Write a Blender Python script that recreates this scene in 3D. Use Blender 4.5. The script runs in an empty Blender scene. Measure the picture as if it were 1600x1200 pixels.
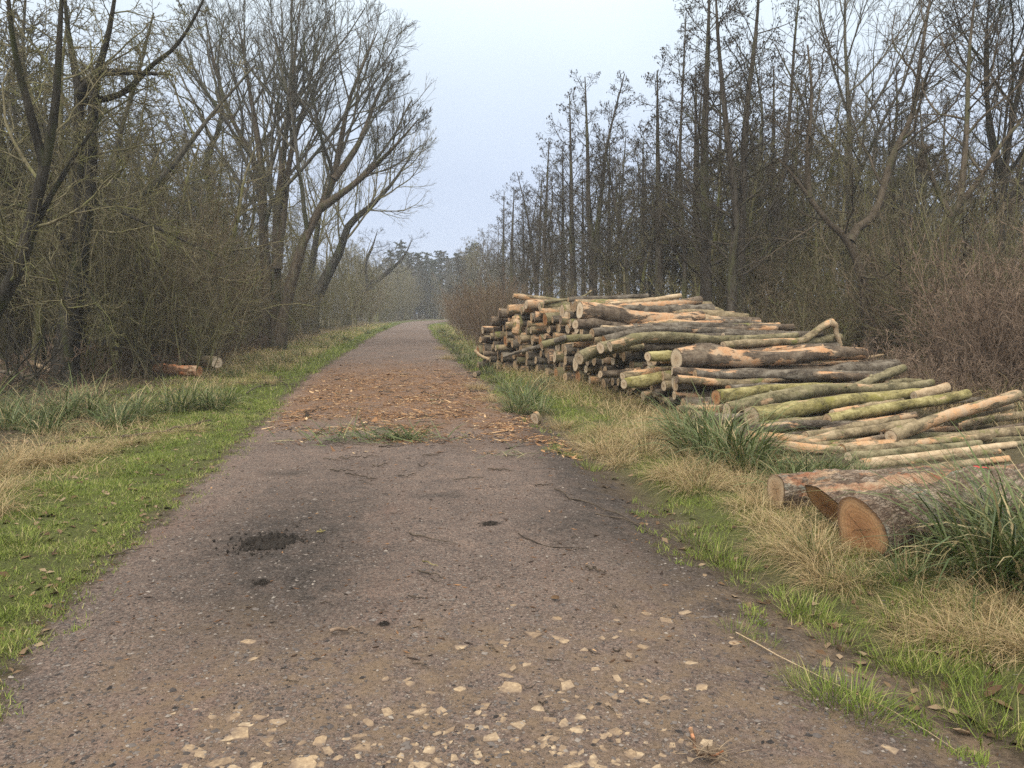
import bpy, math, random
import numpy as np
from mathutils import Vector, Matrix

random.seed(5)
RNG = np.random.default_rng(11)
SC = bpy.context.scene
COL = SC.collection
PI = math.pi

# ------------------------------------------------------------------ camera
EYE, FOC, HZ = 1.6, 1232.0, 485.0          # eye height (m), focal length and horizon row of the 1600 px photograph
PITCH = math.atan((600.0 - HZ) / FOC)
cam_d = bpy.data.cameras.new('camera')
cam_d.sensor_width = 36.0
cam_d.lens = 36.0 * FOC / 1600.0
cam_d.clip_start, cam_d.clip_end = 0.05, 2000.0
cam = bpy.data.objects.new('camera', cam_d)
COL.objects.link(cam)
cam.location = (0, 0, EYE)
cam.rotation_euler = (PI / 2 - PITCH, 0, 0)
SC.camera = cam

# ------------------------------------------------------------------ sky, sun, exposure
SUN_EL, SUN_ROT = math.radians(48), math.radians(200)
world = bpy.data.worlds.new('World')
SC.world = world
world.use_nodes = True
wn, wl = world.node_tree.nodes, world.node_tree.links
wn.clear()
w_out = wn.new('ShaderNodeOutputWorld')
w_bg = wn.new('ShaderNodeBackground')
w_bg.inputs['Strength'].default_value = 0.1
w_sky = wn.new('ShaderNodeTexSky')
w_sky.sky_type = 'NISHITA'
w_sky.sun_disc = False
w_sky.sun_elevation, w_sky.sun_rotation = SUN_EL, SUN_ROT
w_tc = wn.new('ShaderNodeTexCoord')
w_sep = wn.new('ShaderNodeSeparateXYZ')
wl.new(w_tc.outputs['Generated'], w_sep.inputs[0])
w_ramp = wn.new('ShaderNodeValToRGB')                 # overcast sky: three times as bright overhead as at the horizon
w_ramp.color_ramp.elements[0].position = 0.0
w_ramp.color_ramp.elements[0].color = (0.250, 0.297, 0.395, 1)
w_ramp.color_ramp.elements[1].position = 1.0
w_ramp.color_ramp.elements[1].color = (1.12, 1.06, 0.96, 1)
e = w_ramp.color_ramp.elements.new(0.34)
e.color = (0.375, 0.425, 0.465, 1)
e2 = w_ramp.color_ramp.elements.new(0.16)
e2.color = (0.282, 0.327, 0.412, 1)
wl.new(w_sep.outputs['Z'], w_ramp.inputs['Fac'])
w_noise = wn.new('ShaderNodeTexNoise')
w_noise.inputs['Scale'].default_value = 1.6
w_noise.inputs['Detail'].default_value = 3.0
wl.new(w_tc.outputs['Generated'], w_noise.inputs['Vector'])
w_mr = wn.new('ShaderNodeMapRange')
w_mr.inputs['From Min'].default_value = 0.3
w_mr.inputs['From Max'].default_value = 0.7
w_mr.inputs['To Min'].default_value = 11.6
w_mr.inputs['To Max'].default_value = 14.2
wl.new(w_noise.outputs['Fac'], w_mr.inputs['Value'])
w_mul = wn.new('ShaderNodeVectorMath')
w_mul.operation = 'SCALE'
wl.new(w_ramp.outputs['Color'], w_mul.inputs[0])
wl.new(w_mr.outputs['Result'], w_mul.inputs['Scale'])
w_mix = wn.new('ShaderNodeMix')
w_mix.data_type = 'RGBA'
w_mix.inputs[0].default_value = 0.96                  # cloud cover
wl.new(w_sky.outputs['Color'], w_mix.inputs[6])
wl.new(w_mul.outputs[0], w_mix.inputs[7])
wl.new(w_mix.outputs[2], w_bg.inputs['Color'])
wl.new(w_bg.outputs[0], w_out.inputs['Surface'])

sun_d = bpy.data.lights.new('sun', 'SUN')
sun_d.energy = 1.5
sun_d.angle = math.radians(26)
sun_d.color = (1.0, 0.93, 0.82)
sun = bpy.data.objects.new('sun', sun_d)
COL.objects.link(sun)
sun.location = (0, -20, 60)
sun.rotation_euler = (PI / 2 - SUN_EL, 0, PI - SUN_ROT)
SC.view_settings.view_transform = 'Standard'
SC.view_settings.look = 'None'
SC.view_settings.exposure = 0.85
SC.view_settings.gamma = 1.0
SC.view_settings.use_curve_mapping = False
SC.render.engine = 'CYCLES'
SC.cycles.max_bounces = 6
SC.cycles.volume_bounces = 1
SC.cycles.use_denoising = False
SC.cycles.use_adaptive_sampling = False

# ------------------------------------------------------------------ pixel <-> place
CP, SP = math.cos(PITCH), math.sin(PITCH)
def ray(px, py):
    a, b = (px - 800.0) / FOC, (600.0 - py) / FOC
    return np.array([a, CP + b * SP, -SP + b * CP])
def G(px, py, z=0.0):                       # the point at height z seen at a pixel of the photograph
    d = ray(px, py)
    return np.array([0, 0, EYE]) + d * ((z - EYE) / d[2])
def P(px, py, Y):                           # the point at distance Y seen at a pixel of the photograph
    d = ray(px, py)
    return np.array([0, 0, EYE]) + d * (Y / d[1])

# ------------------------------------------------------------------ mesh helpers
def mesh_np(name, verts, faces, mats=(), smooth=True, attrs=None, fmat=None):
    """faces: list of int arrays (n, k)."""
    me = bpy.data.meshes.new(name)
    verts = np.asarray(verts, dtype=np.float32)
    faces = [np.asarray(f, dtype=np.int32) for f in faces if len(f)]
    me.vertices.add(len(verts))
    me.vertices.foreach_set('co', verts.ravel())
    nl = sum(f.size for f in faces)
    nf = sum(len(f) for f in faces)
    me.loops.add(nl)
    me.loops.foreach_set('vertex_index', np.concatenate([f.ravel() for f in faces]))
    me.polygons.add(nf)
    tot = np.concatenate([np.full(len(f), f.shape[1], dtype=np.int32) for f in faces])
    st = np.concatenate([[0], np.cumsum(tot)[:-1]]).astype(np.int32)
    me.polygons.foreach_set('loop_start', st)
    me.polygons.foreach_set('use_smooth', np.full(nf, bool(smooth)))
    if fmat is not None:
        me.polygons.foreach_set('material_index', np.asarray(fmat, dtype=np.int32))
    for k, v in (attrs or {}).items():
        a = me.attributes.new(k, 'FLOAT', 'POINT')
        a.data.foreach_set('value', np.asarray(v, dtype=np.float32))
    for m in mats:
        me.materials.append(m)
    me.update(calc_edges=True)
    return me

def link(name, data, parent=None, loc=None):
    o = bpy.data.objects.new(name, data)
    COL.objects.link(o)
    if parent is not None:
        o.parent = parent
    if loc is not None:
        o.location = loc
    return o

def tag(o, label=None, cat=None, group=None, kind=None):
    if label: o['label'] = label
    if cat: o['category'] = cat
    if group: o['group'] = group
    if kind: o['kind'] = kind
    return o

def thing(name, label, cat, loc=(0, 0, 0), group=None):
    return tag(link(name, None, None, loc), label, cat, group)

def dup(root, loc, rotz=0.0, scale=1.0, label=None, group=None):
    r = root.copy()
    COL.objects.link(r)
    r.location = loc
    r.rotation_euler = (root.rotation_euler[0], root.rotation_euler[1], rotz)
    r.scale = (scale, scale, scale) if np.isscalar(scale) else scale
    if label: r['label'] = label
    if group: r['group'] = group
    for ch in root.children:
        c = ch.copy()
        COL.objects.link(c)
        c.parent = r
    return r

def nrm(v):
    return v / np.maximum(np.linalg.norm(v, axis=-1, keepdims=True), 1e-9)

def tubes(Pb, Rb, sides, jit=0.0, rng=RNG):
    """Pb (B,N,3) polylines, Rb (B,N) radii -> verts, quads."""
    B, N, _ = Pb.shape
    T = np.empty_like(Pb)
    T[:, 1:-1] = Pb[:, 2:] - Pb[:, :-2]
    T[:, 0] = Pb[:, 1] - Pb[:, 0]
    T[:, -1] = Pb[:, -1] - Pb[:, -2]
    T = nrm(T)
    ref = nrm(Pb[:, -1] - Pb[:, 0])
    helper = np.where(np.abs(ref[:, 2:3]) > 0.8, np.array([[1.0, 0, 0]]), np.array([[0, 0, 1.0]]))
    side0 = nrm(np.cross(ref, helper))
    A = side0[:, None, :] - (T * side0[:, None, :]).sum(-1, keepdims=True) * T
    A = nrm(A)
    Bn = np.cross(T, A)
    th = np.arange(sides) * 2 * PI / sides
    rr = Rb[:, :, None]
    if jit:
        rr = rr * (1 + jit * rng.standard_normal((B, N, sides)))
    else:
        rr = np.broadcast_to(rr, (B, N, sides))
    V = Pb[:, :, None, :] + rr[..., None] * (np.cos(th)[None, None, :, None] * A[:, :, None, :] + np.sin(th)[None, None, :, None] * Bn[:, :, None, :])
    idx = np.arange(B * N * sides).reshape(B, N, sides)
    nx = np.roll(idx, -1, axis=2)
    Q = np.stack([idx[:, :-1], nx[:, :-1], nx[:, 1:], idx[:, 1:]], axis=-1).reshape(-1, 4)
    return V.reshape(-1, 3), Q

class Acc:
    """Collects numpy vertex / face blocks that become one mesh."""
    def __init__(s):
        s.v, s.f, s.a, s.n = [], {}, {}, 0
    def add(s, V, F, **attrs):
        s.v.append(V)
        s.f.setdefault(F.shape[1], []).append(F + s.n)
        for k, x in attrs.items():
            s.a.setdefault(k, []).append(np.broadcast_to(x, (len(V),)))
        s.n += len(V)
    def mesh(s, name, mats, smooth=True):
        return mesh_np(name, np.concatenate(s.v), [np.concatenate(x) for x in s.f.values()], mats, smooth,
                       {k: np.concatenate(x) for k, x in s.a.items()})

_ph = np.random.default_rng(3).uniform(0, 6.28, (24, 2))
_dr = np.random.default_rng(4).uniform(0, 6.28, 24)
def wav(x, y, scale, seed=0):               # smooth noise about -1..1
    o = 0
    for i in range(5):
        j = (i + seed * 5) % 24
        k = 1.0 / scale * (0.7 + 0.28 * i)
        o = o + np.sin(k * (x * math.cos(_dr[j]) + y * math.sin(_dr[j])) * 2.2 + _ph[j, 0]) * np.cos(k * (y * math.cos(_dr[j]) - x * math.sin(_dr[j])) * 1.7 + _ph[j, 1])
    return o / 2.4

def catmull(pts, n):
    pts = np.asarray(pts, float)
    d = np.concatenate([[0], np.cumsum(np.linalg.norm(np.diff(pts, axis=0), axis=1))])
    t = np.linspace(0, d[-1], n)
    ext = np.vstack([2 * pts[0] - pts[1], pts, 2 * pts[-1] - pts[-2]])
    out = np.empty((n, pts.shape[1]))
    for i, tt in enumerate(t):
        k = min(max(np.searchsorted(d, tt, side='right') - 1, 0), len(pts) - 2)
        u = (tt - d[k]) / max(d[k + 1] - d[k], 1e-9)
        p0, p1, p2, p3 = ext[k], ext[k + 1], ext[k + 2], ext[k + 3]
        out[i] = 0.5 * (2 * p1 + (p2 - p0) * u + (2 * p0 - 5 * p1 + 4 * p2 - p3) * u * u + (3 * p1 - p0 - 3 * p2 + p3) * u ** 3)
    return out

# ------------------------------------------------------------------ node helper
class M:
    def __init__(s, name, rough=0.85, spec=0.25):
        s.m = bpy.data.materials.new(name)
        s.m.use_nodes = True
        s.t = s.m.node_tree
        s.t.nodes.clear()
        s.out = s.t.nodes.new('ShaderNodeOutputMaterial')
        s.b = s.t.nodes.new('ShaderNodeBsdfPrincipled')
        s.b.inputs['Roughness'].default_value = rough
        s.b.inputs['Specular IOR Level'].default_value = spec
        s.t.links.new(s.b.outputs[0], s.out.inputs['Surface'])
    def put(s, sock, v):
        if isinstance(v, bpy.types.NodeSocket):
            s.t.links.new(v, sock)
        elif isinstance(v, (tuple, list)) and len(v) == 3 and sock.type == 'RGBA':
            sock.default_value = (*v, 1)
        else:
            sock.default_value = v
    def coord(s, kind='Object'):
        n = s.t.nodes.new('ShaderNodeTexCoord')
        return n.outputs[kind]
    def pos(s):
        return s.t.nodes.new('ShaderNodeNewGeometry').outputs['Position']
    def rand(s):
        return s.t.nodes.new('ShaderNodeObjectInfo').outputs['Random']
    def attr(s, name):
        n = s.t.nodes.new('ShaderNodeAttribute')
        n.attribute_name = name
        return n.outputs['Fac']
    def mapping(s, vec, scale=(1, 1, 1), loc=None):
        n = s.t.nodes.new('ShaderNodeMapping')
        s.put(n.inputs['Vector'], vec)
        n.inputs['Scale'].default_value = scale
        if loc is not None: s.put(n.inputs['Location'], loc)
        return n.outputs[0]
    def noise(s, vec, scale, detail=4.0, rough=0.6, dist=0.0):
        n = s.t.nodes.new('ShaderNodeTexNoise')
        s.put(n.inputs['Vector'], vec)
        n.inputs['Scale'].default_value = scale
        n.inputs['Detail'].default_value = detail
        n.inputs['Roughness'].default_value = rough
        n.inputs['Distortion'].default_value = dist
        return n.outputs['Fac']
    def voro(s, vec, scale, feature='F1', out='Distance', rnd=1.0):
        n = s.t.nodes.new('ShaderNodeTexVoronoi')
        n.feature = feature
        s.put(n.inputs['Vector'], vec)
        n.inputs['Scale'].default_value = scale
        n.inputs['Randomness'].default_value = rnd
        return n.outputs[out]
    def ramp(s, fac, stops):
        n = s.t.nodes.new('ShaderNodeValToRGB')
        s.put(n.inputs['Fac'], fac)
        el = n.color_ramp.elements
        while len(el) < len(stops): el.new(0.5)
        for e_, (p_, c_) in zip(el, stops):
            e_.position = p_
            e_.color = (*c_, 1) if isinstance(c_, tuple) else (c_, c_, c_, 1)
        return n.outputs['Color']
    def mix(s, fac, a, b, blend='MIX'):
        n = s.t.nodes.new('ShaderNodeMix')
        n.data_type = 'RGBA'
        n.blend_type = blend
        s.put(n.inputs[0], fac); s.put(n.inputs[6], a); s.put(n.inputs[7], b)
        return n.outputs[2]
    def math(s, op, a, b=0.0, clamp=False):
        n = s.t.nodes.new('ShaderNodeMath')
        n.operation = op
        n.use_clamp = clamp
        s.put(n.inputs[0], a); s.put(n.inputs[1], b)
        return n.outputs[0]
    def rng(s, v, a, b, c=0.0, d=1.0):
        n = s.t.nodes.new('ShaderNodeMapRange')
        s.put(n.inputs['Value'], v)
        n.inputs['From Min'].default_value, n.inputs['From Max'].default_value = a, b
        n.inputs['To Min'].default_value, n.inputs['To Max'].default_value = c, d
        return n.outputs['Result']
    def bump(s, h, strength=0.5, dist=0.02):
        n = s.t.nodes.new('ShaderNodeBump')
        s.put(n.inputs['Height'], h)
        n.inputs['Strength'].default_value = strength
        n.inputs['Distance'].default_value = dist
        s.t.links.new(n.outputs[0], s.b.inputs['Normal'])
    def color(s, c):
        s.put(s.b.inputs['Base Color'], c)
        return s
# ------------------------------------------------------------------ materials
def m_ground():
    k = M('ground_and_track', rough=0.95, spec=0.15)
    p = k.pos()
    path, chips, grass = k.attr('path'), k.attr('chips'), k.attr('grass')
    n1 = k.noise(p, 0.9, 5, 0.6)
    n2 = k.noise(p, 6.0, 6, 0.7)
    n3 = k.noise(p, 45.0, 5, 0.75)
    n4 = k.noise(p, 220.0, 3, 0.7)
    # trodden track: grey-brown grit, reddish and dark damp patches, pale grains
    base = k.ramp(n1, [(0.30, (0.108, 0.078, 0.064)), (0.5, (0.166, 0.121, 0.099)), (0.72, (0.208, 0.147, 0.114))])
    base = k.mix(k.rng(n2, 0.42, 0.72, 0.0, 0.75), base, (0.072, 0.058, 0.054))
    base = k.mix(k.rng(n3, 0.48, 0.68, 0.0, 0.75), base, (0.270, 0.215, 0.178))
    base = k.mix(k.rng(n3, 0.47, 0.32, 0.0, 0.85), base, (0.048, 0.038, 0.034))
    cell = k.voro(p, 70.0, 'F1', 'Color')
    sep = k.t.nodes.new('ShaderNodeSeparateColor')
    k.t.links.new(cell, sep.inputs[0])
    dist = k.voro(p, 70.0)
    grit = k.math('MULTIPLY', k.rng(dist, 0.50, 0.34, 0, 1), k.rng(sep.outputs[0], 0.42, 0.50, 0, 1))
    cell2 = k.voro(p, 150.0, 'F1', 'Color')
    sep2 = k.t.nodes.new('ShaderNodeSeparateColor')
    k.t.links.new(cell2, sep2.inputs[0])
    fine = k.rng(sep2.outputs[0], 0.30, 0.40, 0, 0.62)
    base = k.mix(fine, base, k.mix(1.0, base, k.ramp(sep2.outputs[1], [(0.0, (0.42, 0.42, 0.43)), (0.5, (0.95, 0.95, 0.95)), (1.0, (1.75, 1.68, 1.6))]), 'MULTIPLY'))
    base = k.mix(k.math('MULTIPLY', grit, 0.8), base, k.ramp(sep.outputs[1], [(0.0, (0.055, 0.047, 0.044)), (0.5, (0.165, 0.138, 0.122)), (0.85, (0.27, 0.225, 0.19)), (1.0, (0.42, 0.36, 0.30))]))
    n5 = k.noise(k.mapping(p, (1.0, 0.35, 1.0)), 1.7, 4, 0.6)
    base = k.mix(k.rng(n5, 0.55, 0.75, 0, 0.55), base, (0.205, 0.128, 0.098))
    base = k.mix(k.rng(n5, 0.45, 0.28, 0, 0.5), base, (0.088, 0.074, 0.068))
    mud = k.attr('mud')
    base = k.mix(k.math('MULTIPLY', mud, k.rng(n2, 0.3, 0.6, 0.45, 1.0)), base, k.mix(k.rng(n3, 0.4, 0.65), (0.034, 0.027, 0.023), (0.105, 0.088, 0.076)))
    stony = k.attr('stony')
    base = k.mix(k.math('MULTIPLY', stony, k.rng(n2, 0.42, 0.62, 0.0, 0.7)), base, (0.235, 0.165, 0.105))
    rust = k.ramp(n3, [(0.3, (0.075, 0.040, 0.022)), (0.5, (0.20, 0.105, 0.050)), (0.7, (0.31, 0.185, 0.10))])
    base = k.mix(k.math('MULTIPLY', chips, k.rng(n2, 0.38, 0.58, 0.1, 0.9)), base, rust)
    # soil under grass and trees
    soil = k.ramp(n2, [(0.3, (0.036, 0.028, 0.021)), (0.55, (0.090, 0.066, 0.044)), (0.75, (0.165, 0.125, 0.082))])
    soil = k.mix(k.rng(n3, 0.5, 0.75, 0.0, 0.6), soil, (0.20, 0.155, 0.10))
    turf = k.ramp(n3, [(0.3, (0.050, 0.045, 0.022)), (0.55, (0.098, 0.098, 0.036)), (0.75, (0.165, 0.145, 0.065))])
    turf = k.mix(k.rng(n4, 0.42, 0.62), k.mix(1.0, turf, (0.55, 0.62, 0.5), 'MULTIPLY'), k.mix(1.0, turf, (1.5, 1.75, 1.2), 'MULTIPLY'))
    soil = k.mix(k.math('MULTIPLY', grass, k.rng(n2, 0.25, 0.5, 0.4, 1.0)), soil, turf)
    edge = k.math('ADD', path, k.math('MULTIPLY', k.math('SUBTRACT', n2, 0.5), 1.3))
    edge = k.math('ADD', edge, k.math('MULTIPLY', k.math('SUBTRACT', n1, 0.5), 0.9))
    k.color(k.mix(k.rng(edge, 0.40, 0.60), soil, base))
    h = k.math('ADD', k.math('MULTIPLY', n3, 0.8), k.math('MULTIPLY', n4, 0.35))
    h = k.math('ADD', h, k.math('MULTIPLY', grit, 0.5))
    k.bump(h, 0.9, 0.02)
    return k.m

def m_blade(name, stops, rough=0.6, trans=0.25):
    k = M(name, rough=rough, spec=0.3)
    c = k.ramp(k.attr('tint'), stops)
    c = k.mix(k.rng(k.rand(), 0, 1, 0.0, 0.35), c, k.mix(1.0, c, (0.75, 0.72, 0.6), 'MULTIPLY'))
    k.color(c)
    tr = k.t.nodes.new('ShaderNodeBsdfTranslucent')
    k.put(tr.inputs['Color'], c)
    mx = k.t.nodes.new('ShaderNodeMixShader')
    mx.inputs[0].default_value = trans
    k.t.links.new(k.b.outputs[0], mx.inputs[1])
    k.t.links.new(tr.outputs[0], mx.inputs[2])
    k.t.links.new(mx.outputs[0], k.out.inputs['Surface'])
    return k.m

def m_bark(name, dark, mid, light, moss=None, moss_amt=0.0, scale=6.0, lengthwise=0.25, bump=0.8, low_moss=False):
    k = M(name, rough=0.92, spec=0.15)
    o = k.mapping(k.coord(), (1, 1, lengthwise))
    off = k.math('MULTIPLY', k.rand(), 37.0)
    o2 = k.t.nodes.new('ShaderNodeVectorMath'); o2.operation = 'ADD'
    k.t.links.new(o, o2.inputs[0]); k.put(o2.inputs[1], off)
    v = o2.outputs[0]
    n1 = k.noise(v, scale, 6, 0.68, 0.6)
    n2 = k.noise(v, scale * 5, 4, 0.7)
    c = k.ramp(n1, [(0.30, dark), (0.52, mid), (0.75, light)])
    c = k.mix(k.rng(n2, 0.5, 0.8, 0, 0.6), c, light)
    c = k.mix(k.rng(n2, 0.45, 0.25, 0, 0.7), c, dark)
    if moss:
        n3 = k.noise(v, scale * 0.35, 4, 0.65)
        c = k.mix(k.rng(n3, 0.60 - 0.35 * moss_amt, 0.75 - 0.30 * moss_amt, 0, 0.85), c, k.mix(n2, moss, tuple(x * 1.7 for x in moss)))
    k.color(c)
    k.bump(k.math('ADD', n1, k.math('MULTIPLY', n2, 0.5)), bump, 0.03)
    return k.m

def m_logbark(name, dark, mid, light, peel, peel_amt, moss=None, moss_amt=0.0, plates=False):
    """Felled-log bark: axis along local X. Patches where the bark is knocked off show tan and orange wood."""
    k = M(name, rough=0.85, spec=0.2)
    co = k.coord()
    off = k.math('MULTIPLY', k.rand(), 53.0)
    def shifted(scale):
        a = k.t.nodes.new('ShaderNodeVectorMath'); a.operation = 'ADD'
        k.t.links.new(k.mapping(co, scale), a.inputs[0]); k.put(a.inputs[1], off)
        return a.outputs[0]
    v = shifted((1, 1, 1)); vl = shifted((0.28, 1, 1))
    n1 = k.noise(v, 5.0, 6, 0.7, 0.4)
    n2 = k.noise(v, 38.0, 4, 0.7)
    n3 = k.noise(vl, 3.2, 5, 0.62, 0.3)
    c = k.ramp(n1, [(0.32, dark), (0.52, mid), (0.70, light)])
    c = k.mix(k.rng(n2, 0.52, 0.72, 0, 0.7), c, light)
    c = k.mix(k.rng(n2, 0.44, 0.28, 0, 0.75), c, dark)
    nb = k.noise(vl, 11.0, 5, 0.7, 0.5)
    c = k.mix(k.rng(nb, 0.53, 0.66, 0, 0.75), c, light)
    c = k.mix(k.rng(nb, 0.46, 0.34, 0, 0.8), c, dark)
    h = k.math('ADD', n1, k.math('MULTIPLY', n2, 0.45))
    if plates:
        vp = shifted((0.30, 1, 1))
        dn = k.t.nodes.new('ShaderNodeVectorMath'); dn.operation = 'ADD'
        k.t.links.new(vp, dn.inputs[0]); k.put(dn.inputs[1], k.math('MULTIPLY', k.noise(vp, 14.0, 4, 0.7), 0.11))
        e_ = k.voro(dn.outputs[0], 34.0, 'DISTANCE_TO_EDGE')
        fu = k.noise(vp, 48.0, 5, 0.75)
        c = k.mix(k.math('MULTIPLY', k.rng(e_, 0.13, 0.0, 0, 1.0), k.rng(n1, 0.35, 0.6, 0.25, 0.9)), c, dark)
        c = k.mix(k.rng(fu, 0.48, 0.30, 0, 0.8), c, dark)
        h = k.math('ADD', h, k.math('ADD', k.rng(e_, 0.0, 0.25, 0, 0.8), fu))
    if moss:
        n4 = k.noise(v, 2.3, 5, 0.65)
        c = k.mix(k.rng(n4, 0.58 - 0.25 * moss_amt, 0.66 - 0.22 * moss_amt, 0, 0.85), c, k.mix(n2, moss, tuple(x * 1.8 for x in moss)))
    thr = 0.68 - 0.30 * peel_amt
    pm = k.rng(k.math('ADD', n3, k.math('MULTIPLY', k.math('SUBTRACT', nb, 0.5), 0.35)), thr, thr + 0.03)
    wood = k.ramp(n2, [(0.25, tuple(x * 0.62 for x in peel)), (0.55, peel), (0.8, tuple(min(x * 1.35, 0.72) for x in peel))])
    wood = k.mix(k.rng(n1, 0.40, 0.60, 0, 0.9), wood, (0.43, 0.32, 0.21))
    c = k.mix(pm, c, wood)
    k.color(c)
    k.bump(k.math('SUBTRACT', h, k.math('MULTIPLY', pm, 0.35)), 0.75, 0.018)
    return k.m

def m_cut(name, core, mid, rim):
    k = M(name, rough=0.8, spec=0.2)
    sh = k.t.nodes.new('ShaderNodeVectorMath'); sh.operation = 'ADD'
    k.t.links.new(k.coord(), sh.inputs[0]); k.put(sh.inputs[1], k.math('MULTIPLY', k.rand(), 31.0))
    co = k.mapping(sh.outputs[0], (6.0, 6.0, 6.0))
    r = k.math('ADD', k.math('MULTIPLY', k.attr('radius'), 0.5), k.rng(k.noise(co, 1.6, 3, 0.6), 0.2, 0.8, -0.045, 0.045))
    c = k.ramp(r, [(0.0, core), (0.28, mid), (0.42, rim), (0.475, (0.14, 0.085, 0.05))])
    w = k.math('SINE', k.math('MULTIPLY', r, 95.0))
    c = k.mix(k.rng(w, 0.0, 1, 0, 0.5), c, tuple(x * 0.5 for x in mid))
    sx = k.t.nodes.new('ShaderNodeSeparateXYZ')
    k.t.links.new(k.coord(), sx.inputs[0])
    wob = k.rng(k.noise(co, 2.2, 3, 0.6), 0, 1, -0.03, 0.03)
    for (ca, sa, off, lim) in ((0.8, 0.6, 0.0, 0.62), (-0.35, 0.94, 0.012, 0.45)):
        dl = k.math('ABSOLUTE', k.math('ADD', k.math('ADD', k.math('MULTIPLY', sx.outputs[0], ca), k.math('MULTIPLY', sx.outputs[1], sa)), k.math('ADD', wob, off)))
        cr = k.math('MULTIPLY', k.rng(dl, 0.0045, 0.0012, 0, 0.85), k.rng(k.attr('radius'), lim, lim - 0.1, 0, 1))
        c = k.mix(cr, c, (0.07, 0.04, 0.022))
    saw = k.noise(k.mapping(k.coord(), (14.0, 160.0, 1.0)), 1.0, 3, 0.6)
    c = k.mix(k.rng(saw, 0.45, 0.7, 0, 0.4), c, tuple(min(x * 1.2, 0.8) for x in rim))
    n = k.noise(co, 4.0, 6, 0.72)
    c = k.mix(k.rng(n, 0.54, 0.72, 0, 0.55), c, tuple(x * 0.5 for x in mid))
    c = k.mix(k.rng(k.rand(), 0, 1, 0, 0.55), c, k.mix(1.0, c, (0.62, 0.53, 0.46), 'MULTIPLY'))
    k.color(c)
    k.bump(n, 0.4, 0.01)
    return k.m

def m_plain(name, stops, scale=30.0, rough=0.85, bump=0.4, byobj=0.5):
    k = M(name, rough=rough, spec=0.2)
    v = k.coord()
    a = k.t.nodes.new('ShaderNodeVectorMath'); a.operation = 'ADD'
    k.t.links.new(v, a.inputs[0]); k.put(a.inputs[1], k.math('MULTIPLY', k.rand(), 29.0))
    n = k.noise(a.outputs[0], scale, 5, 0.68)
    f = k.math('ADD', n, k.rng(k.rand(), 0, 1, -0.22 * byobj, 0.22 * byobj))
    k.color(k.ramp(f, stops))
    k.bump(n, bump, 0.01)
    return k.m

def m_tint(name, stops, rough=0.9, nscale=60.0):
    k = M(name, rough=rough, spec=0.2)
    n = k.noise(k.pos(), nscale, 4, 0.7)
    f = k.math('ADD', k.attr('tint'), k.rng(n, 0.2, 0.8, -0.12, 0.12))
    k.color(k.ramp(f, stops))
    return k.m

MG = m_ground()
MB = {
    'dark':  m_bark('dark_bark', (0.010, 0.009, 0.007), (0.030, 0.026, 0.019), (0.075, 0.066, 0.050), (0.040, 0.045, 0.014), 0.18),
    'alder': m_bark('alder_bark', (0.022, 0.018, 0.014), (0.062, 0.052, 0.040), (0.135, 0.116, 0.090), (0.07, 0.072, 0.03), 0.2),
    'olive': m_bark('mossy_bark', (0.052, 0.044, 0.025), (0.168, 0.143, 0.082), (0.320, 0.280, 0.170), (0.115, 0.118, 0.040), 0.35),
    'brown': m_bark('brown_bark', (0.030, 0.023, 0.017), (0.092, 0.072, 0.050), (0.170, 0.138, 0.102), (0.055, 0.060, 0.025), 0.2),
    'grey':  m_bark('grey_bark', (0.042, 0.037, 0.029), (0.118, 0.106, 0.082), (0.220, 0.200, 0.160), (0.06, 0.066, 0.03), 0.3),
    'rust':  m_bark('russet_bark', (0.065, 0.044, 0.031), (0.200, 0.142, 0.100), (0.340, 0.250, 0.180)),
    'tan':   m_bark('tan_bark', (0.060, 0.046, 0.028), (0.200, 0.155, 0.098), (0.350, 0.285, 0.190)),
    'cone':  m_plain('dry_cones', [(0.3, (0.012, 0.009, 0.007)), (0.7, (0.04, 0.03, 0.022))]),
    'fir':   m_plain('fir_needles', [(0.3, (0.010, 0.018, 0.010)), (0.7, (0.035, 0.052, 0.026))], 8.0),
}
LB = {
    'grey':  m_logbark('log_bark_grey', (0.026, 0.020, 0.015), (0.102, 0.082, 0.060), (0.235, 0.205, 0.160), (0.42, 0.23, 0.12), 0.20),
    'peel':  m_logbark('log_bark_peeling', (0.030, 0.022, 0.016), (0.110, 0.080, 0.055), (0.220, 0.175, 0.125), (0.46, 0.25, 0.125), 0.58),
    'olive': m_logbark('log_bark_olive', (0.040, 0.036, 0.018), (0.168, 0.142, 0.078), (0.310, 0.265, 0.160), (0.42, 0.26, 0.14), 0.24, (0.120, 0.108, 0.052), 0.06),
    'moss':  m_logbark('log_bark_mossy', (0.048, 0.042, 0.018), (0.240, 0.202, 0.078), (0.420, 0.365, 0.175), (0.46, 0.31, 0.17), 0.18, (0.150, 0.135, 0.036), 0.10),
    'tan':   m_logbark('log_bark_tan', (0.065, 0.048, 0.028), (0.220, 0.172, 0.100), (0.380, 0.300, 0.190), (0.50, 0.285, 0.140), 0.45, (0.10, 0.105, 0.03), 0.1),
    'rough': m_logbark('log_bark_rough', (0.050, 0.030, 0.020), (0.210, 0.150, 0.105), (0.450, 0.370, 0.290), (0.27, 0.120, 0.065), 0.52, (0.19, 0.19, 0.155), 0.22, plates=True),
    'orange': m_logbark('log_bark_orange', (0.05, 0.028, 0.017), (0.16, 0.085, 0.045), (0.26, 0.16, 0.09), (0.52, 0.17, 0.06), 0.62),
    'bare':  m_logbark('stripped_wood', (0.24, 0.17, 0.10), (0.42, 0.31, 0.19), (0.58, 0.46, 0.31), (0.46, 0.25, 0.12), 0.35),
}
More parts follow.
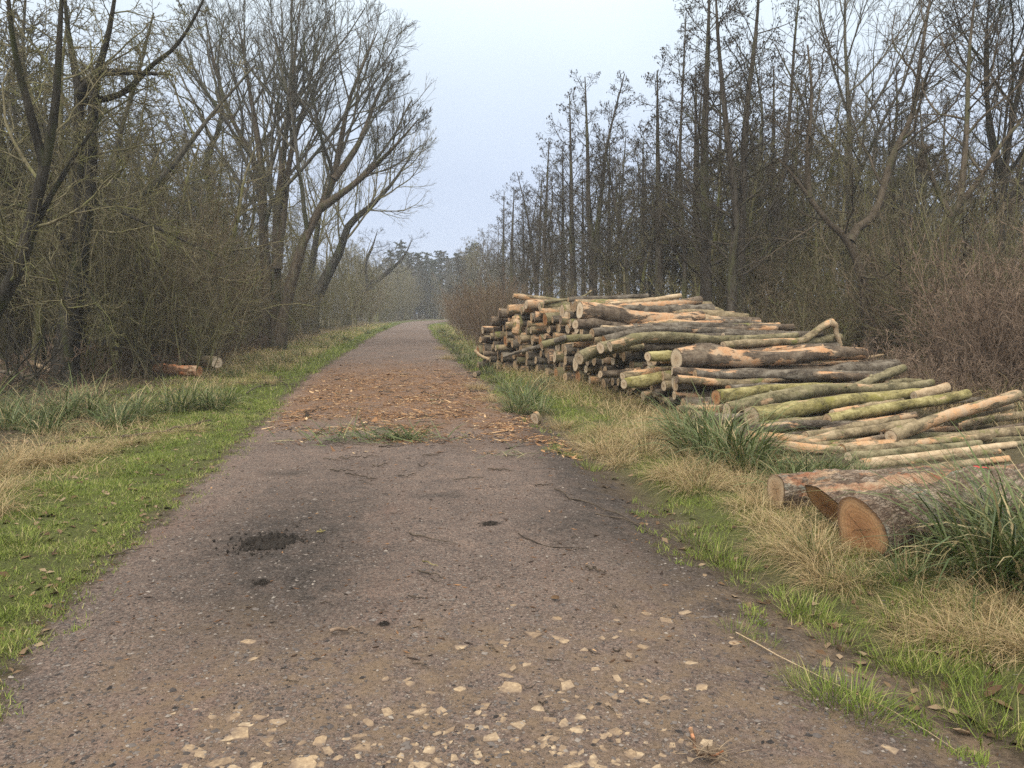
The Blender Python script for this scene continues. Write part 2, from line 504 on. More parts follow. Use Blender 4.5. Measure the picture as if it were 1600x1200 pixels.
MC = [m_cut('cut_wood_pale', (0.44, 0.30, 0.18), (0.60, 0.47, 0.32), (0.64, 0.53, 0.38)),
      m_cut('cut_wood_tan', (0.33, 0.20, 0.10), (0.46, 0.32, 0.19), (0.52, 0.40, 0.26)),
      m_cut('cut_wood_orange', (0.30, 0.12, 0.05), (0.42, 0.205, 0.09), (0.44, 0.27, 0.14)),
      m_cut('cut_wood_weathered', (0.17, 0.13, 0.10), (0.25, 0.195, 0.145), (0.28, 0.22, 0.165)),
      m_cut('cut_wood_russet', (0.25, 0.115, 0.052), (0.44, 0.235, 0.112), (0.49, 0.30, 0.155))]
M_GREEN = m_blade('green_grass', [(0.0, (0.052, 0.074, 0.013)), (0.42, (0.160, 0.222, 0.032)), (0.72, (0.290, 0.340, 0.070)), (0.90, (0.42, 0.38, 0.15)), (1.0, (0.50, 0.42, 0.22))])
M_SEDGE = m_blade('sedge_leaves', [(0.0, (0.028, 0.046, 0.012)), (0.5, (0.085, 0.120, 0.034)), (0.85, (0.175, 0.205, 0.080)), (1.0, (0.42, 0.34, 0.18))], 0.42)
M_STRAW = m_blade('dry_grass', [(0.0, (0.19, 0.135, 0.065)), (0.5, (0.44, 0.325, 0.165)), (0.9, (0.62, 0.49, 0.285)), (1.0, (0.22, 0.23, 0.07))], 0.6)
M_DEAD = m_blade('dead_stalks', [(0.0, (0.055, 0.038, 0.026)), (0.5, (0.135, 0.092, 0.060)), (1.0, (0.30, 0.225, 0.150))], 0.8, 0.1)
M_CHIP = m_tint('bark_chips', [(0.0, (0.022, 0.015, 0.011)), (0.3, (0.110, 0.058, 0.030)), (0.65, (0.330, 0.175, 0.080)), (1.0, (0.60, 0.44, 0.26))])
M_GRAVEL = m_tint('gravel_stones', [(0.0, (0.028, 0.025, 0.024)), (0.4, (0.098, 0.084, 0.077)), (0.75, (0.185, 0.158, 0.138)), (1.0, (0.30, 0.26, 0.22))])
def m_stone():
    k = M('limestone', 0.9, 0.15)
    p = k.pos()
    n, n2 = k.noise(p, 55.0, 6, 0.75), k.noise(p, 160.0, 4, 0.7)
    f = k.math('ADD', n, k.rng(k.rand(), 0, 1, -0.16, 0.16))
    c = k.ramp(f, [(0.25, (0.19, 0.130, 0.080)), (0.45, (0.315, 0.225, 0.140)), (0.65, (0.42, 0.315, 0.20)), (0.85, (0.50, 0.41, 0.29))])
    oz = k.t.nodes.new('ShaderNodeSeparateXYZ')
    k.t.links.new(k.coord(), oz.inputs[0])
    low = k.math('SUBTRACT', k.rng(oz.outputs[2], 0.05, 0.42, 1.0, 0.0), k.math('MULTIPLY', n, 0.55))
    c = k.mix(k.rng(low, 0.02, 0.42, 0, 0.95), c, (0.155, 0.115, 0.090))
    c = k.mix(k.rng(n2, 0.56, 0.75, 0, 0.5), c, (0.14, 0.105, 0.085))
    k.color(c)
    k.bump(n, 0.6, 0.006)
    return k.m
M_STONE = m_stone()
M_TWIG = m_plain('fallen_twigs', [(0.3, (0.028, 0.021, 0.016)), (0.7, (0.12, 0.092, 0.066))], 25.0)
M_LEAF = m_tint('dead_leaves', [(0.0, (0.040, 0.024, 0.014)), (0.5, (0.115, 0.068, 0.036)), (1.0, (0.26, 0.19, 0.12))])
M_MUD = m_plain('black_mud', [(0.3, (0.012, 0.010, 0.008)), (0.7, (0.048, 0.039, 0.032))], 60.0, 0.9, 0.9, 0.2)

# ------------------------------------------------------------------ track edges and ground height
_L = [(0, 1095), (100, 962), (190, 872), (270, 800), (350, 722), (430, 640), (480, 592), (545, 550), (592, 520), (628, 505)]
_Rr = [(1500, 1185), (1250, 1025), (1065, 890), (945, 790), (858, 690), (795, 640), (745, 600), (708, 560), (675, 525), (664, 506)]
_l = np.array([G(*q)[:2] for q in _L]); _r = np.array([G(*q)[:2] for q in _Rr])
_ly = np.concatenate([[-40, 0], _l[:, 1], [118, 135, 155, 180, 320]]); _lx = np.concatenate([[_l[0, 0] + 2.6, _l[0, 0] + 0.55], _l[:, 0], [-14.6, -11.5, -3.0, 12, 100]])
_ry = np.concatenate([[-40, 0], _r[:, 1], [112, 128, 150, 176, 320]]); _rx = np.concatenate([[_r[0, 0] + 2.4, _r[0, 0] + 0.35], _r[:, 0], [-10.2, -7.2, 1.2, 16, 106]])
def xl(y): return np.interp(y, _ly, _lx)
def xr(y): return np.interp(y, _ry, _rx)
def sd(x, y):
    """Signed distance from the track: negative on it, grows into the left (returned side -1) or right verge."""
    a, b = xl(y) - x, x - xr(y)
    return np.maximum(a, b), np.where(a > b, -1, 1)
def sstep(a, b, t):
    t = np.clip((t - a) / (b - a), 0, 1)
    return t * t * (3 - 2 * t)
def gh(x, y):
    x, y = np.asarray(x, float), np.asarray(y, float)
    d, s = sd(x, y)
    c = (xl(y) + xr(y)) / 2
    hw = (xr(y) - xl(y)) / 2
    camber = 0.03 * (1 - np.clip(np.abs(x - c) / hw, 0, 1.3) ** 2)
    out = sstep(0.0, 1.0, d)
    z = camber + 0.018 * wav(x, y, 0.9, 1) * (0.35 + out) + 0.008 * wav(x, y, 0.22, 2)
    z = z + np.where(s > 0, -0.05 * np.exp(-((d - 0.35) / 0.3) ** 2) + 0.05 * sstep(0.6, 1.3, d), 0.05 * sstep(0.1, 0.7, d))
    z = z + sstep(1.5, 6, d) * 0.10 * wav(x, y, 3.5, 3) + sstep(5, 30, d) * 0.22 * wav(x, y, 14, 2)
    return z

def build_ground():
    ys = np.concatenate([np.arange(-12, 2.0, 1.0), np.arange(2.0, 12, 0.09), np.arange(12, 30, 0.2), np.arange(30, 150, 1.2), np.arange(150, 321, 10)])
    a = np.concatenate([np.arange(-1.0, 1.001, 0.04)])                          # across the track, in half widths
    o = np.concatenate([np.arange(0.09, 3.0, 0.09), np.arange(3, 10, 0.3), np.arange(10, 50, 2.0), np.arange(50, 210, 20)])
    X, Y = [], []
    ll, rr = xl(ys)[:, None], xr(ys)[:, None]
    X = np.concatenate([ll - o[::-1][None], ll + (rr - ll) * (a[None] + 1) / 2, rr + o[None]], axis=1)
    Y = np.broadcast_to(ys[:, None], X.shape)
    Z = gh(X, Y)
    V = np.stack([X, Y, Z], -1).reshape(-1, 3)
    ny, nx = X.shape
    idx = np.arange(ny * nx).reshape(ny, nx)
    Q = np.stack([idx[:-1, :-1], idx[:-1, 1:], idx[1:, 1:], idx[1:, :-1]], -1)
    d, s = sd(X, Y)
    path = np.clip(0.5 - d / 0.5, 0, 1)
    path = np.where((s > 0) & (d > 0), np.clip(0.62 - d / 1.6, 0, 1), path)
    chips = np.exp(-((Y - 15.5) / 8.0) ** 2) * (np.clip(-d / 0.5 + 0.35, 0, 1)) * sstep(8.4, 10.8, Y - 0.9 * wav(X, Y, 0.9, 1) + 0.5 * X) * sstep(27, 22, Y)
    cx = (xl(Y) + xr(Y)) / 2
    mud = np.clip(np.exp(-((d - 0.10) / 0.42) ** 2) * (X > 0) * sstep(16, 10, Y) * 1.25 + 1.0 * np.exp(-(((X + 1.6) / 0.62) ** 2 + ((Y - 5.6) / 1.5) ** 2)) + 0.9 * np.exp(-(((X + 0.60) / 0.22) ** 2 + ((Y - 6.62) / 0.10) ** 2)) + 0.9 * np.exp(-(((X + 2.2) / 0.22) ** 2 + ((Y - 7.6) / 0.16) ** 2)) + 1.0 * np.exp(-(((X + 1.63) / 0.30) ** 2 + ((Y - 5.43) / 0.24) ** 2)) + 0.8 * np.exp(-(((X + 1.25) / 0.45) ** 2 + ((Y - 4.3) / 0.7) ** 2)) + 0.7 * np.exp(-(((X - 0.35) / 0.3) ** 2 + ((Y - 5.7) / 0.5) ** 2)), 0, 1)
    stony = sstep(4.3, 3.4, Y - 0.35 * X * (X > 0) + 0.3 * wav(X, Y, 0.7, 2)) * (X > -1.9) + 0.5 * np.exp(-(((X - 0.95) / 0.7) ** 2 + ((Y - 4.2) / 0.9) ** 2))
    grass = np.where(s < 0, sstep(0.0, 0.3, d) * sstep(3.2, 1.4, d), sstep(0.3, 0.8, d) * sstep(3.0, 1.6, d)) + 0.25 * sstep(2, 4, d)
    at = {'path': path.ravel(), 'chips': chips.ravel(), 'mud': mud.ravel(), 'stony': np.clip(stony, 0, 1).ravel(), 'grass': np.clip(grass, 0, 1).ravel()}
    n0, n1 = len(o), len(o) + len(a) - 1
    def sub(q):
        used = np.unique(q)
        remap = np.zeros(len(V), int); remap[used] = np.arange(len(used))
        return V[used], remap[q], {k: v[used] for k, v in at.items()}
    q_path = Q[:, n0:n1].reshape(-1, 4)
    q_out = np.concatenate([Q[:, :n0].reshape(-1, 4), Q[:, n1:].reshape(-1, 4)])
    v, f, t = sub(q_path)
    track = tag(link('path', mesh_np('path', v, [f], [MG], True, t)), kind='structure')
    v, f, t = sub(q_out)
    tag(link('ground', mesh_np('ground', v, [f], [MG], True, t)), kind='structure')
    return track
TRACK = build_ground()

def m_haze():
    m = bpy.data.materials.new('haze_air')
    m.use_nodes = True
    t = m.node_tree
    t.nodes.clear()
    o = t.nodes.new('ShaderNodeOutputMaterial')
    v = t.nodes.new('ShaderNodeVolumePrincipled')
    v.inputs['Color'].default_value = (0.93, 0.96, 1.0, 1)
    v.inputs['Density'].default_value = 0.0012
    v.inputs['Density Attribute'].default_value = ''
    t.links.new(v.outputs[0], o.inputs['Volume'])
    return m
def box(name, lo, hi, mat):
    x0, y0, z0 = lo; x1, y1, z1 = hi
    V = [(x0, y0, z0), (x1, y0, z0), (x1, y1, z0), (x0, y1, z0), (x0, y0, z1), (x1, y0, z1), (x1, y1, z1), (x0, y1, z1)]
    F = [(0, 3, 2, 1), (4, 5, 6, 7), (0, 1, 5, 4), (1, 2, 6, 5), (2, 3, 7, 6), (3, 0, 4, 7)]
    return link(name, mesh_np(name, V, [np.array(F)], [mat], False))
tag(box('haze', (-330, -14, -1.6), (420, 325, 19.0), m_haze()), kind='stuff')
# ------------------------------------------------------------------ trees
def grow(Pp, Rp, n, t0, t1, ang, ratio, N, up, wig, rr, rmin, rng, droop=0.0, minlen=0.0, long_low=True):
    B, Np, _ = Pp.shape
    k = np.tile(np.arange(n), B)
    b = np.repeat(np.arange(B), n)
    t = t0 + (t1 - t0) * (k + rng.random(B * n)) / n
    f = np.clip(t * (Np - 1), 0, Np - 1.001)
    i = f.astype(int); u = (f - i)[:, None]
    pos = Pp[b, i] * (1 - u) + Pp[b, i + 1] * u
    rad = Rp[b, i] * (1 - u[:, 0]) + Rp[b, i + 1] * u[:, 0]
    tan = nrm(Pp[b, i + 1] - Pp[b, i])
    Ln = np.linalg.norm(np.diff(Pp, axis=1), axis=2).sum(1)[b]
    az = k * 2.399 + rng.random(B)[b] * 6.28 + rng.normal(0, 0.5, B * n)
    h = np.where(np.abs(tan[:, 2:3]) > 0.9, np.array([[1.0, 0, 0]]), np.array([[0, 0, 1.0]]))
    s1 = nrm(np.cross(tan, h)); s2 = np.cross(tan, s1)
    th = np.radians(ang) * rng.uniform(0.65, 1.3, B * n)
    d = np.cos(th)[:, None] * tan + np.sin(th)[:, None] * (np.cos(az)[:, None] * s1 + np.sin(az)[:, None] * s2)
    q = (t - t0) / max(t1 - t0, 1e-6)
    ln = Ln * ratio * ((1.15 - 0.75 * q) if long_low else (0.75 + 0.4 * np.sin(PI * q))) * rng.uniform(0.6, 1.3, B * n)
    ln = np.maximum(ln, minlen)
    out = np.empty((B * n, N, 3)); out[:, 0] = pos
    step = (ln / (N - 1))[:, None]
    for j in range(1, N):
        d = nrm(d + wig * rng.standard_normal((B * n, 3)) + np.array([0, 0, up - droop * j / N]))
        out[:, j] = out[:, j - 1] + d * step
    r0 = np.maximum(np.minimum(rad * rr, ln * 0.0135), rmin)
    R = r0[:, None] * np.linspace(1.0, 0.35, N)[None]
    return out, np.maximum(R, rmin * 0.8)

def stem(pts, r0, r1, n=16, wig=0.0, rng=RNG, flare=0.35):
    p = catmull(pts, n)
    if wig:
        w = rng.normal(0, wig, (n, 3)); w[0] = 0; w[:, 2] *= 0.2
        p = p + w
    t = np.linspace(0, 1, n)
    r1 = min(r1, 0.02)
    r = r0 + (r1 - r0) * t ** 1.05
    r = r * (1 + flare * np.exp(-t * 14))
    return p, r

OCT_V = np.array([(1, 0, 0), (-1, 0, 0), (0, 1, 0), (0, -1, 0), (0, 0, 1), (0, 0, -1)], float)
OCT_F = np.array([(0, 2, 4), (2, 1, 4), (1, 3, 4), (3, 0, 4), (2, 0, 5), (1, 2, 5), (3, 1, 5), (0, 3, 5)])
def octas(pos, size, rng, jit=0.25, yaw=None, tilt=0.0):
    """pos (n,3), size (n,3): small lumps of eight faces."""
    n = len(pos)
    v = OCT_V[None] * (1 + jit * rng.standard_normal((n, 6, 3)) * 0.6)
    v = v + jit * 0.3 * rng.standard_normal((n, 6, 3))
    v = v * size[:, None, :]
    if tilt:
        a = rng.normal(0, tilt, n); c, s = np.cos(a)[:, None], np.sin(a)[:, None]
        v = np.stack([v[..., 0] * c - v[..., 2] * s, v[..., 1], v[..., 0] * s + v[..., 2] * c], -1)
    yaw = rng.uniform(0, 6.28, n) if yaw is None else yaw
    c, s = np.cos(yaw)[:, None], np.sin(yaw)[:, None]
    v = np.stack([v[..., 0] * c - v[..., 1] * s, v[..., 0] * s + v[..., 1] * c, v[..., 2]], -1) + pos[:, None, :]
    F = (OCT_F[None] + (np.arange(n) * 6)[:, None, None]).reshape(-1, 3)
    return v.reshape(-1, 3), F

def build_tree(name, label, cat, trunks, levels, mat, loc=(0, 0, 0), seed=1, group=None, cones=0, twig_mat=None, sides=(6, 4, 3, 3), first_from=None, conesize=0.03):
    """trunks: list of (pts, r0, r1) relative to loc; the first is the trunk, the others are limbs of their own."""
    rng = np.random.default_rng(seed)
    root = thing(name, label, cat, loc, group)
    st = []
    for i, (pts, r0, r1) in enumerate(trunks):
        p, r = stem(pts, r0, r1, 16, 0.0, rng, 0.4 if i == 0 else 0.1)
        st.append((p, r))
        v, q = tubes(p[None], r[None], 10, 0.05, rng)
        link('trunk' if i == 0 else 'limb', mesh_np('trunk', v, [q], [mat]), root)
    Pp = np.stack([s[0] for s in st]); Rp = np.stack([s[1] for s in st])
    acc = Acc()
    last = None
    for li, lv in enumerate(levels):
        Pp, Rp = grow(Pp, Rp, rng=rng, **lv)
        if not (lv.get('rmin', 0) < 0):
            v, q = tubes(Pp, Rp, sides[min(li, 3)])
            acc.add(v, q)
        last = Pp
    link('crown', acc.mesh('crown', [twig_mat or mat]), root)
    if cones:
        pick = rng.integers(0, len(last), cones)
        tt = rng.integers(1, last.shape[1], cones)
        pos = last[pick, tt] + rng.normal(0, 0.03, (cones, 3)) - np.array([0, 0, 0.04])
        hi = pos[:, 2] > np.quantile(pos[:, 2], 0.25)
        pos = pos[hi]
        sz = np.abs(rng.normal(conesize, conesize * 0.4, (len(pos), 3))) * np.array([0.75, 0.75, 1.7])
        v, f = octas(pos, sz, rng, 0.3, tilt=0.5)
        tag(link('cones', mesh_np('cones', v, [f], [MB['cone']], False), root), kind='stuff')
    return root

def px_stem(pts, Y, r0, r1, base):
    """Traced stem at distance Y, relative to base; Y may be (near, far)."""
    y0, y1 = (Y, Y) if np.isscalar(Y) else Y
    q = [P(a, b, y0 + (y1 - y0) * i / (len(pts) - 1)) - base for i, (a, b) in enumerate(pts)]
    return (np.array(q), r0, r1)
def foot(px, Y):
    p = P(px, 485, Y)
    return np.array([p[0], Y, float(gh(p[0], Y)) - 0.04])

def L(n, t0, ang, ratio, N=6, up=0.08, wig=0.12, rr=0.5, rmin=0.003, t1=0.98, **k):
    return dict(n=n, t0=t0, t1=t1, ang=ang, ratio=ratio, N=N, up=up, wig=wig, rr=rr, rmin=rmin, **k)

def traced(name, label, cat, px, Y, stems, levels, mat, seed, group=None, **kw):
    b = foot(px, Y)
    tr = [px_stem(pts, dy, r0, r1, b) for (pts, dy, r0, r1) in stems]
    tr[0][0][0] = np.array([tr[0][0][0][0], 0, 0]) if abs(tr[0][0][0][2]) < 1.2 else tr[0][0][0]
    return build_tree(name, label, cat, tr, levels, mat, b, seed, group, **kw)

SPREAD = [L(14, 0.34, 42, 0.42, 9, 0.11, 0.09, 0.55, 0.012), L(8, 0.2, 32, 0.50, 6, 0.07, 0.11, 0.6, 0.009), L(6, 0.15, 32, 0.54, 5, 0.05, 0.11, 0.6, 0.007), L(2, 0.2, 30, 0.7, 3, 0.04, 0.1, 0.7, 0.0055)]
TANGLE = [L(12, 0.16, 58, 0.34, 9, 0.00, 0.16, 0.5, 0.010), L(8, 0.15, 50, 0.52, 7, 0.0, 0.2, 0.6, 0.007, droop=0.08), L(5, 0.15, 48, 0.52, 5, 0.0, 0.2, 0.6, 0.0058, droop=0.10), L(2, 0.2, 45, 0.62, 3, 0.0, 0.2, 0.7, 0.0046)]
TANGLE_THIN = [L(8, 0.25, 55, 0.32, 8, 0.02, 0.16, 0.5, 0.010), L(6, 0.15, 48, 0.50, 6, 0.0, 0.2, 0.6, 0.007), L(5, 0.15, 45, 0.52, 5, 0.0, 0.2, 0.6, 0.0055, droop=0.05)]
ALDER = [L(32, 0.18, 60, 0.20, 7, 0.06, 0.11, 0.40, 0.010), L(8, 0.2, 45, 0.44, 5, 0.03, 0.17, 0.6, 0.007), L(4, 0.25, 45, 0.55, 4, 0.02, 0.2, 0.7, 0.0055)]
CROOK = [L(10, 0.25, 52, 0.40, 9, 0.07, 0.2, 0.55, 0.011), L(7, 0.2, 50, 0.5, 6, 0.05, 0.22, 0.6, 0.008), L(6, 0.2, 48, 0.5, 5, 0.03, 0.22, 0.65, 0.0062), L(2, 0.2, 45, 0.6, 3, 0.02, 0.2, 0.7, 0.005)]

# --- left of the track, traced one by one
traced('bare_tree', 'tall bare tree with several stems fanning out wide beside the left grass verge', 'tree', 423, 32, [
    ([(414, 545), (419, 450), (412, 380), (410, 280), (400, 200), (385, 110), (372, 30)], 32, 0.27, 0.05),
    ([(430, 540), (432, 440), (432, 350), (440, 270), (450, 180), (460, 90), (470, 0)], (32, 31), 0.23, 0.05),
    ([(433, 420), (444, 320), (455, 240), (482, 140), (500, 40)], (31.5, 33), 0.17, 0.04),
    ([(411, 330), (395, 250), (360, 180), (335, 100), (322, 30)], (32, 33), 0.14, 0.04)], SPREAD, MB['brown'], 21, twig_mat=MB['grey'])
traced('leaning_tree', 'bare tree leaning right towards the track from beside the multi-stemmed tree', 'tree', 437, 31, [
    ([(434, 545), (450, 465), (472, 385), (498, 330), (518, 290), (530, 235), (545, 160), (570, 95), (590, 50)], (31, 32), 0.25, 0.05),
    ([(502, 325), (548, 292), (585, 260), (620, 225), (655, 185)], (31, 30), 0.15, 0.04),
    ([(522, 280), (560, 225), (590, 150), (615, 100)], (31, 32), 0.14, 0.04)], SPREAD, MB['brown'], 22, twig_mat=MB['grey'])
traced('dark_tree', 'dark ivy-strewn tree with tangled twigs, nearest upright trunk at the left edge of the wood', 'tree', 103, 17, [
    ([(100, 605), (107, 520), (121, 430), (128, 340), (121, 240), (124, 150), (108, 60), (98, -40)], 17, 0.25, 0.09),
    ([(124, 380), (140, 310), (143, 220), (150, 130), (170, 50), (185, -40)], (17, 16.5), 0.17, 0.05),
    ([(124, 150), (150, 118), (190, 113), (262, 116)], (17, 16), 0.11, 0.03),
    ([(128, 160), (190, 146), (240, 100), (272, 75), (300, 35), (322, -10)], (17, 17.5), 0.07, 0.02),
    ([(112, 410), (95, 370), (70, 335), (30, 322), (-20, 318)], (17, 16), 0.06, 0.02),
    ([(150, 316), (190, 332), (240, 354), (300, 382), (345, 402)], (17, 16), 0.045, 0.012),
    ([(125, 428), (150, 475), (165, 505), (186, 550)], (17, 16.4), 0.04, 0.012)], TANGLE, MB['dark'], 23, twig_mat=MB['olive'])
traced('mossy_tree', 'leaning mossy tree cut off by the left edge of the photo', 'tree', -70, 13, [
    ([(-72, 640), (-40, 545), (0, 470), (34, 405), (47, 350), (72, 250), (88, 150), (94, 40), (100, -60)], 13, 0.16, 0.06),
    ([(38, 395), (60, 345), (80, 305), (120, 240), (160, 180)], (13, 13.5), 0.06, 0.02),
    ([(70, 260), (40, 150), (20, 60), (10, -40)], (13, 12.5), 0.08, 0.03)], TANGLE_THIN, MB['dark'], 24, twig_mat=MB['olive'])
traced('slanting_tree', 'dark trunk slanting up to the right behind the nearest upright tree', 'tree', 150, 19, [
    ([(148, 592), (154, 500), (162, 400), (198, 330), (262, 268), (330, 180), (400, 100)], 19, 0.15, 0.04),
    ([(160, 420), (175, 320), (185, 220), (215, 120), (240, 20)], 19, 0.10, 0.03)], TANGLE_THIN, MB['grey'], 25, twig_mat=MB['olive'])
traced('crooked_tree', 'crooked forked tree beyond the two cut logs on the left', 'tree', 302, 34, [
    ([(300, 545), (302, 490), (311, 430), (301, 380), (332, 340), (322, 250), (346, 190), (340, 100), (350, 30)], 34, 0.25, 0.05),
    ([(318, 542), (340, 470), (356, 400), (372, 330), (380, 240)], 34.5, 0.20, 0.05)], CROOK, MB['dark'], 26, twig_mat=MB['olive'])
traced('mossy_leaning_tree', 'mossy tree bending right over the verge, past the tall leaning tree', 'tree', 485, 52, [
    ([(486, 522), (489, 480), (506, 440), (530, 395), (545, 352), (572, 328), (610, 290), (648, 235)], 52, 0.46, 0.07),
    ([(483, 520), (476, 470), (490, 400), (502, 320), (520, 240)], 52.5, 0.36, 0.07)], SPREAD, MB['dark'], 27, twig_mat=MB['olive'])
traced('low_spreading_tree', 'low spreading dark-branched tree at the misty far bend on the left', 'tree', 541, 84, [
    ([(540, 508), (549, 490), (560, 470), (576, 446), (600, 430), (630, 402), (645, 372)], 84, 0.5, 0.09),
    ([(574, 448), (570, 415), (582, 385), (590, 360)], 84, 0.3, 0.08),
    ([(552, 485), (545, 450), (530, 420), (525, 390)], 85, 0.3, 0.08)], CROOK, MB['dark'], 28)

# --- right of the track: a row of alders behind the log pile, traced one by one
def alder(px, Y, stems, label, seed, cones, mat='alder'):
    return traced('alder', label, 'tree', px, Y, stems, ALDER, MB[mat], seed, 'alders behind the log pile', cones=int(cones * 0.45), conesize=0.011 + 0.00030 * Y)
alder(1103, 22, [([(1103, 520), (1103, 400), (1100, 250), (1105, 100), (1110, -60)], 22, 0.19, 0.03)], 'thickest straight alder full of dark cones, behind the top of the log pile', 31, 3600)
alder(1145, 20, [([(1143, 530), (1145, 400), (1150, 330), (1135, 200), (1122, 60), (1118, -30)], 20, 0.15, 0.03), ([(1161, 528), (1156, 400), (1161, 300), (1166, 180), (1180, 60), (1190, -60)], (20.4, 21), 0.15, 0.03)], 'twin-trunked alder standing right of the thickest straight alder', 32, 4000)
alder(1178, 24, [([(1178, 512), (1186, 440), (1210, 340), (1230, 220), (1242, 60), (1250, -20)], 24, 0.11, 0.03)], 'slim alder tilting right beside the twin-trunked one', 33, 2200)
alder(1030, 27, [([(1030, 500), (1030, 380), (1028, 260), (1027, 110)], 27, 0.17, 0.03)], 'alder left of the thickest one, behind the middle of the pile', 34, 3000)
alder(926, 33, [([(926, 500), (926, 400), (920, 330), (918, 230), (914, 120)], 33, 0.20, 0.03), ([(927, 410), (940, 300), (950, 220), (976, 115)], (33, 33.5), 0.12, 0.03)], 'forked alder behind the left half of the log pile', 35, 3200)
alder(897, 36, [([(898, 500), (895, 420), (893, 330), (892, 250), (890, 150)], 36, 0.18, 0.03)], 'single-stemmed alder just left of the forked alder', 36, 2400)
alder(862, 42, [([(862, 500), (856, 440), (850, 390), (853, 330), (858, 215)], 42, 0.18, 0.03)], 'alder with a bent foot above the far end of the log pile', 37, 2400)
alder(803, 52, [([(803, 505), (800, 440), (800, 380), (803, 300)], 52, 0.24, 0.04)], 'hazy grey alder at the far left of the row, clear of the pile', 38, 1600)
alder(985, 30, [([(986, 495), (976, 400), (961, 320), (942, 210)], 30, 0.09, 0.02)], 'thin alder stem tilting left between the forked alder and the middle one', 39, 1200)
alder(1068, 26, [([(1068, 500), (1070, 400), (1062, 270), (1068, 110), (1072, 20)], 26, 0.08, 0.02)], 'slim pole-like alder between the middle alder and the thickest one', 40, 1600)
_al = [o for o in bpy.data.objects if o.name.startswith('alder') and o.parent is None]
_ra = random.Random(17)
ALDER_SPOTS = [(838, 46), (880, 44), (912, 41), (948, 38), (968, 44), (1003, 35), (1015, 41), (1050, 33), (1085, 31), (1125, 29), (1205, 28), (1232, 33), (1262, 29), (1180, 35), (820, 58), (785, 62), (1295, 34), (850, 55)]
traced('forked_tree', 'V-shaped bare tree leaning left over the right end of the log pile', 'tree', 1366, 19, [
    ([(1367, 520), (1350, 450), (1325, 377), (1292, 346), (1264, 308), (1236, 270), (1215, 248)], 19, 0.17, 0.045),
    ([(1328, 378), (1340, 356), (1370, 330), (1394, 245), (1425, 180), (1440, 80), (1458, -30)], (19, 20), 0.11, 0.03),
    ([(1264, 310), (1262, 240), (1268, 150), (1262, 70)], (19, 19.5), 0.07, 0.02)], CROOK, MB['brown'], 41)
traced('forked_tree', 'dark forked tree rising behind the low thin logs at the right', 'tree', 1463, 17, [
    ([(1463, 560), (1468, 470), (1475, 400), (1486, 338), (1530, 282), (1560, 232), (1610, 170)], 17, 0.15, 0.04),
    ([(1486, 338), (1471, 310), (1458, 280), (1440, 220)], 17, 0.07, 0.02),
    ([(1500, 320), (1510, 210), (1514, 90), (1525, -20)], (17, 18), 0.07, 0.02)], CROOK, MB['brown'], 42)
traced('straight_tree', 'tall straight trunk behind the V-shaped tree', 'tree', 1330, 27, [
    ([(1331, 510), (1328, 400), (1328, 250), (1325, 150), (1320, 50), (1322, -60)], 27, 0.17, 0.04)], SPREAD, MB['grey'], 43)
traced('slim_tree', 'slim bare tree reaching out of the top right corner of the photo', 'tree', 1560, 22, [
    ([(1556, 535), (1562, 400), (1572, 250), (1590, 150), (1608, 60), (1620, -40)], 22, 0.15, 0.04),
    ([(1570, 290), (1545, 180), (1540, 80), (1548, -20)], 22, 0.09, 0.03)], SPREAD, MB['dark'], 44)

# --- kinds that are copied through the woods
def generic(name, h, r, levels, mat, seed, lean=0.6, stems=1, twig_mat=None, cones=0):
    rng = np.random.default_rng(seed)
    tr = []
    for i in range(stems):
        a = rng.uniform(0, 6.28)
        b = (np.array([math.cos(a), math.sin(a), 0]) * 0.18) if i else np.zeros(3)
        pts = [b]
        d = np.array([math.cos(a), math.sin(a), 0]) * lean * rng.uniform(0.2, 1.0)
        for j in range(1, 7):
            t = j / 6
            pts.append(b + d * t * 1.6 + np.array([rng.normal(0, 0.11), rng.normal(0, 0.11), h * t * (1 if i == 0 else rng.uniform(0.85, 1.0))]))
        tr.append((np.array(pts), r * (1 if i == 0 else 0.75), 0.025))
    return build_tree(name, None, 'tree', tr, levels, mat, (0, 0, -500), seed, None, twig_mat=twig_mat, cones=cones)

MIDTREE = [L(16, 0.2, 48, 0.33, 7, 0.07, 0.14, 0.5, 0.013), L(8, 0.2, 45, 0.46, 5, 0.04, 0.18, 0.6, 0.010), L(6, 0.2, 45, 0.5, 4, 0.02, 0.2, 0.7, 0.008), L(2, 0.2, 42, 0.6, 3, 0.02, 0.2, 0.8, 0.0065)]
MIDTANGLE = [L(14, 0.10, 58, 0.34, 7, 0.03, 0.18, 0.5, 0.013), L(8, 0.15, 50, 0.48, 5, 0.02, 0.2, 0.6, 0.009), L(6, 0.2, 48, 0.52, 4, 0.0, 0.22, 0.7, 0.0072), L(2, 0.2, 45, 0.62, 3, 0.0, 0.2, 0.8, 0.006)]
K_OLIVE = [generic('tangled_tree', 8.2, 0.13, MIDTANGLE, MB['olive'], 51, 1.4, 3), generic('tangled_tree', 7.4, 0.12, MIDTANGLE, MB['olive'], 52, 1.8, 2), generic('tangled_tree', 8.8, 0.14, MIDTANGLE, MB['olive'], 53, 1.2, 2)]
K_GREY = [generic('woodland_tree', 9.0, 0.13, MIDTREE, MB['grey'], 54, 0.9, 1), generic('woodland_tree', 8.4, 0.12, MIDTREE, MB['grey'], 55, 1.0, 2), generic('woodland_tree', 9.6, 0.15, MIDTREE, MB['brown'], 56, 0.6, 1), generic('woodland_tree', 8.0, 0.12, MIDTREE, MB['dark'], 57, 0.8, 2)]

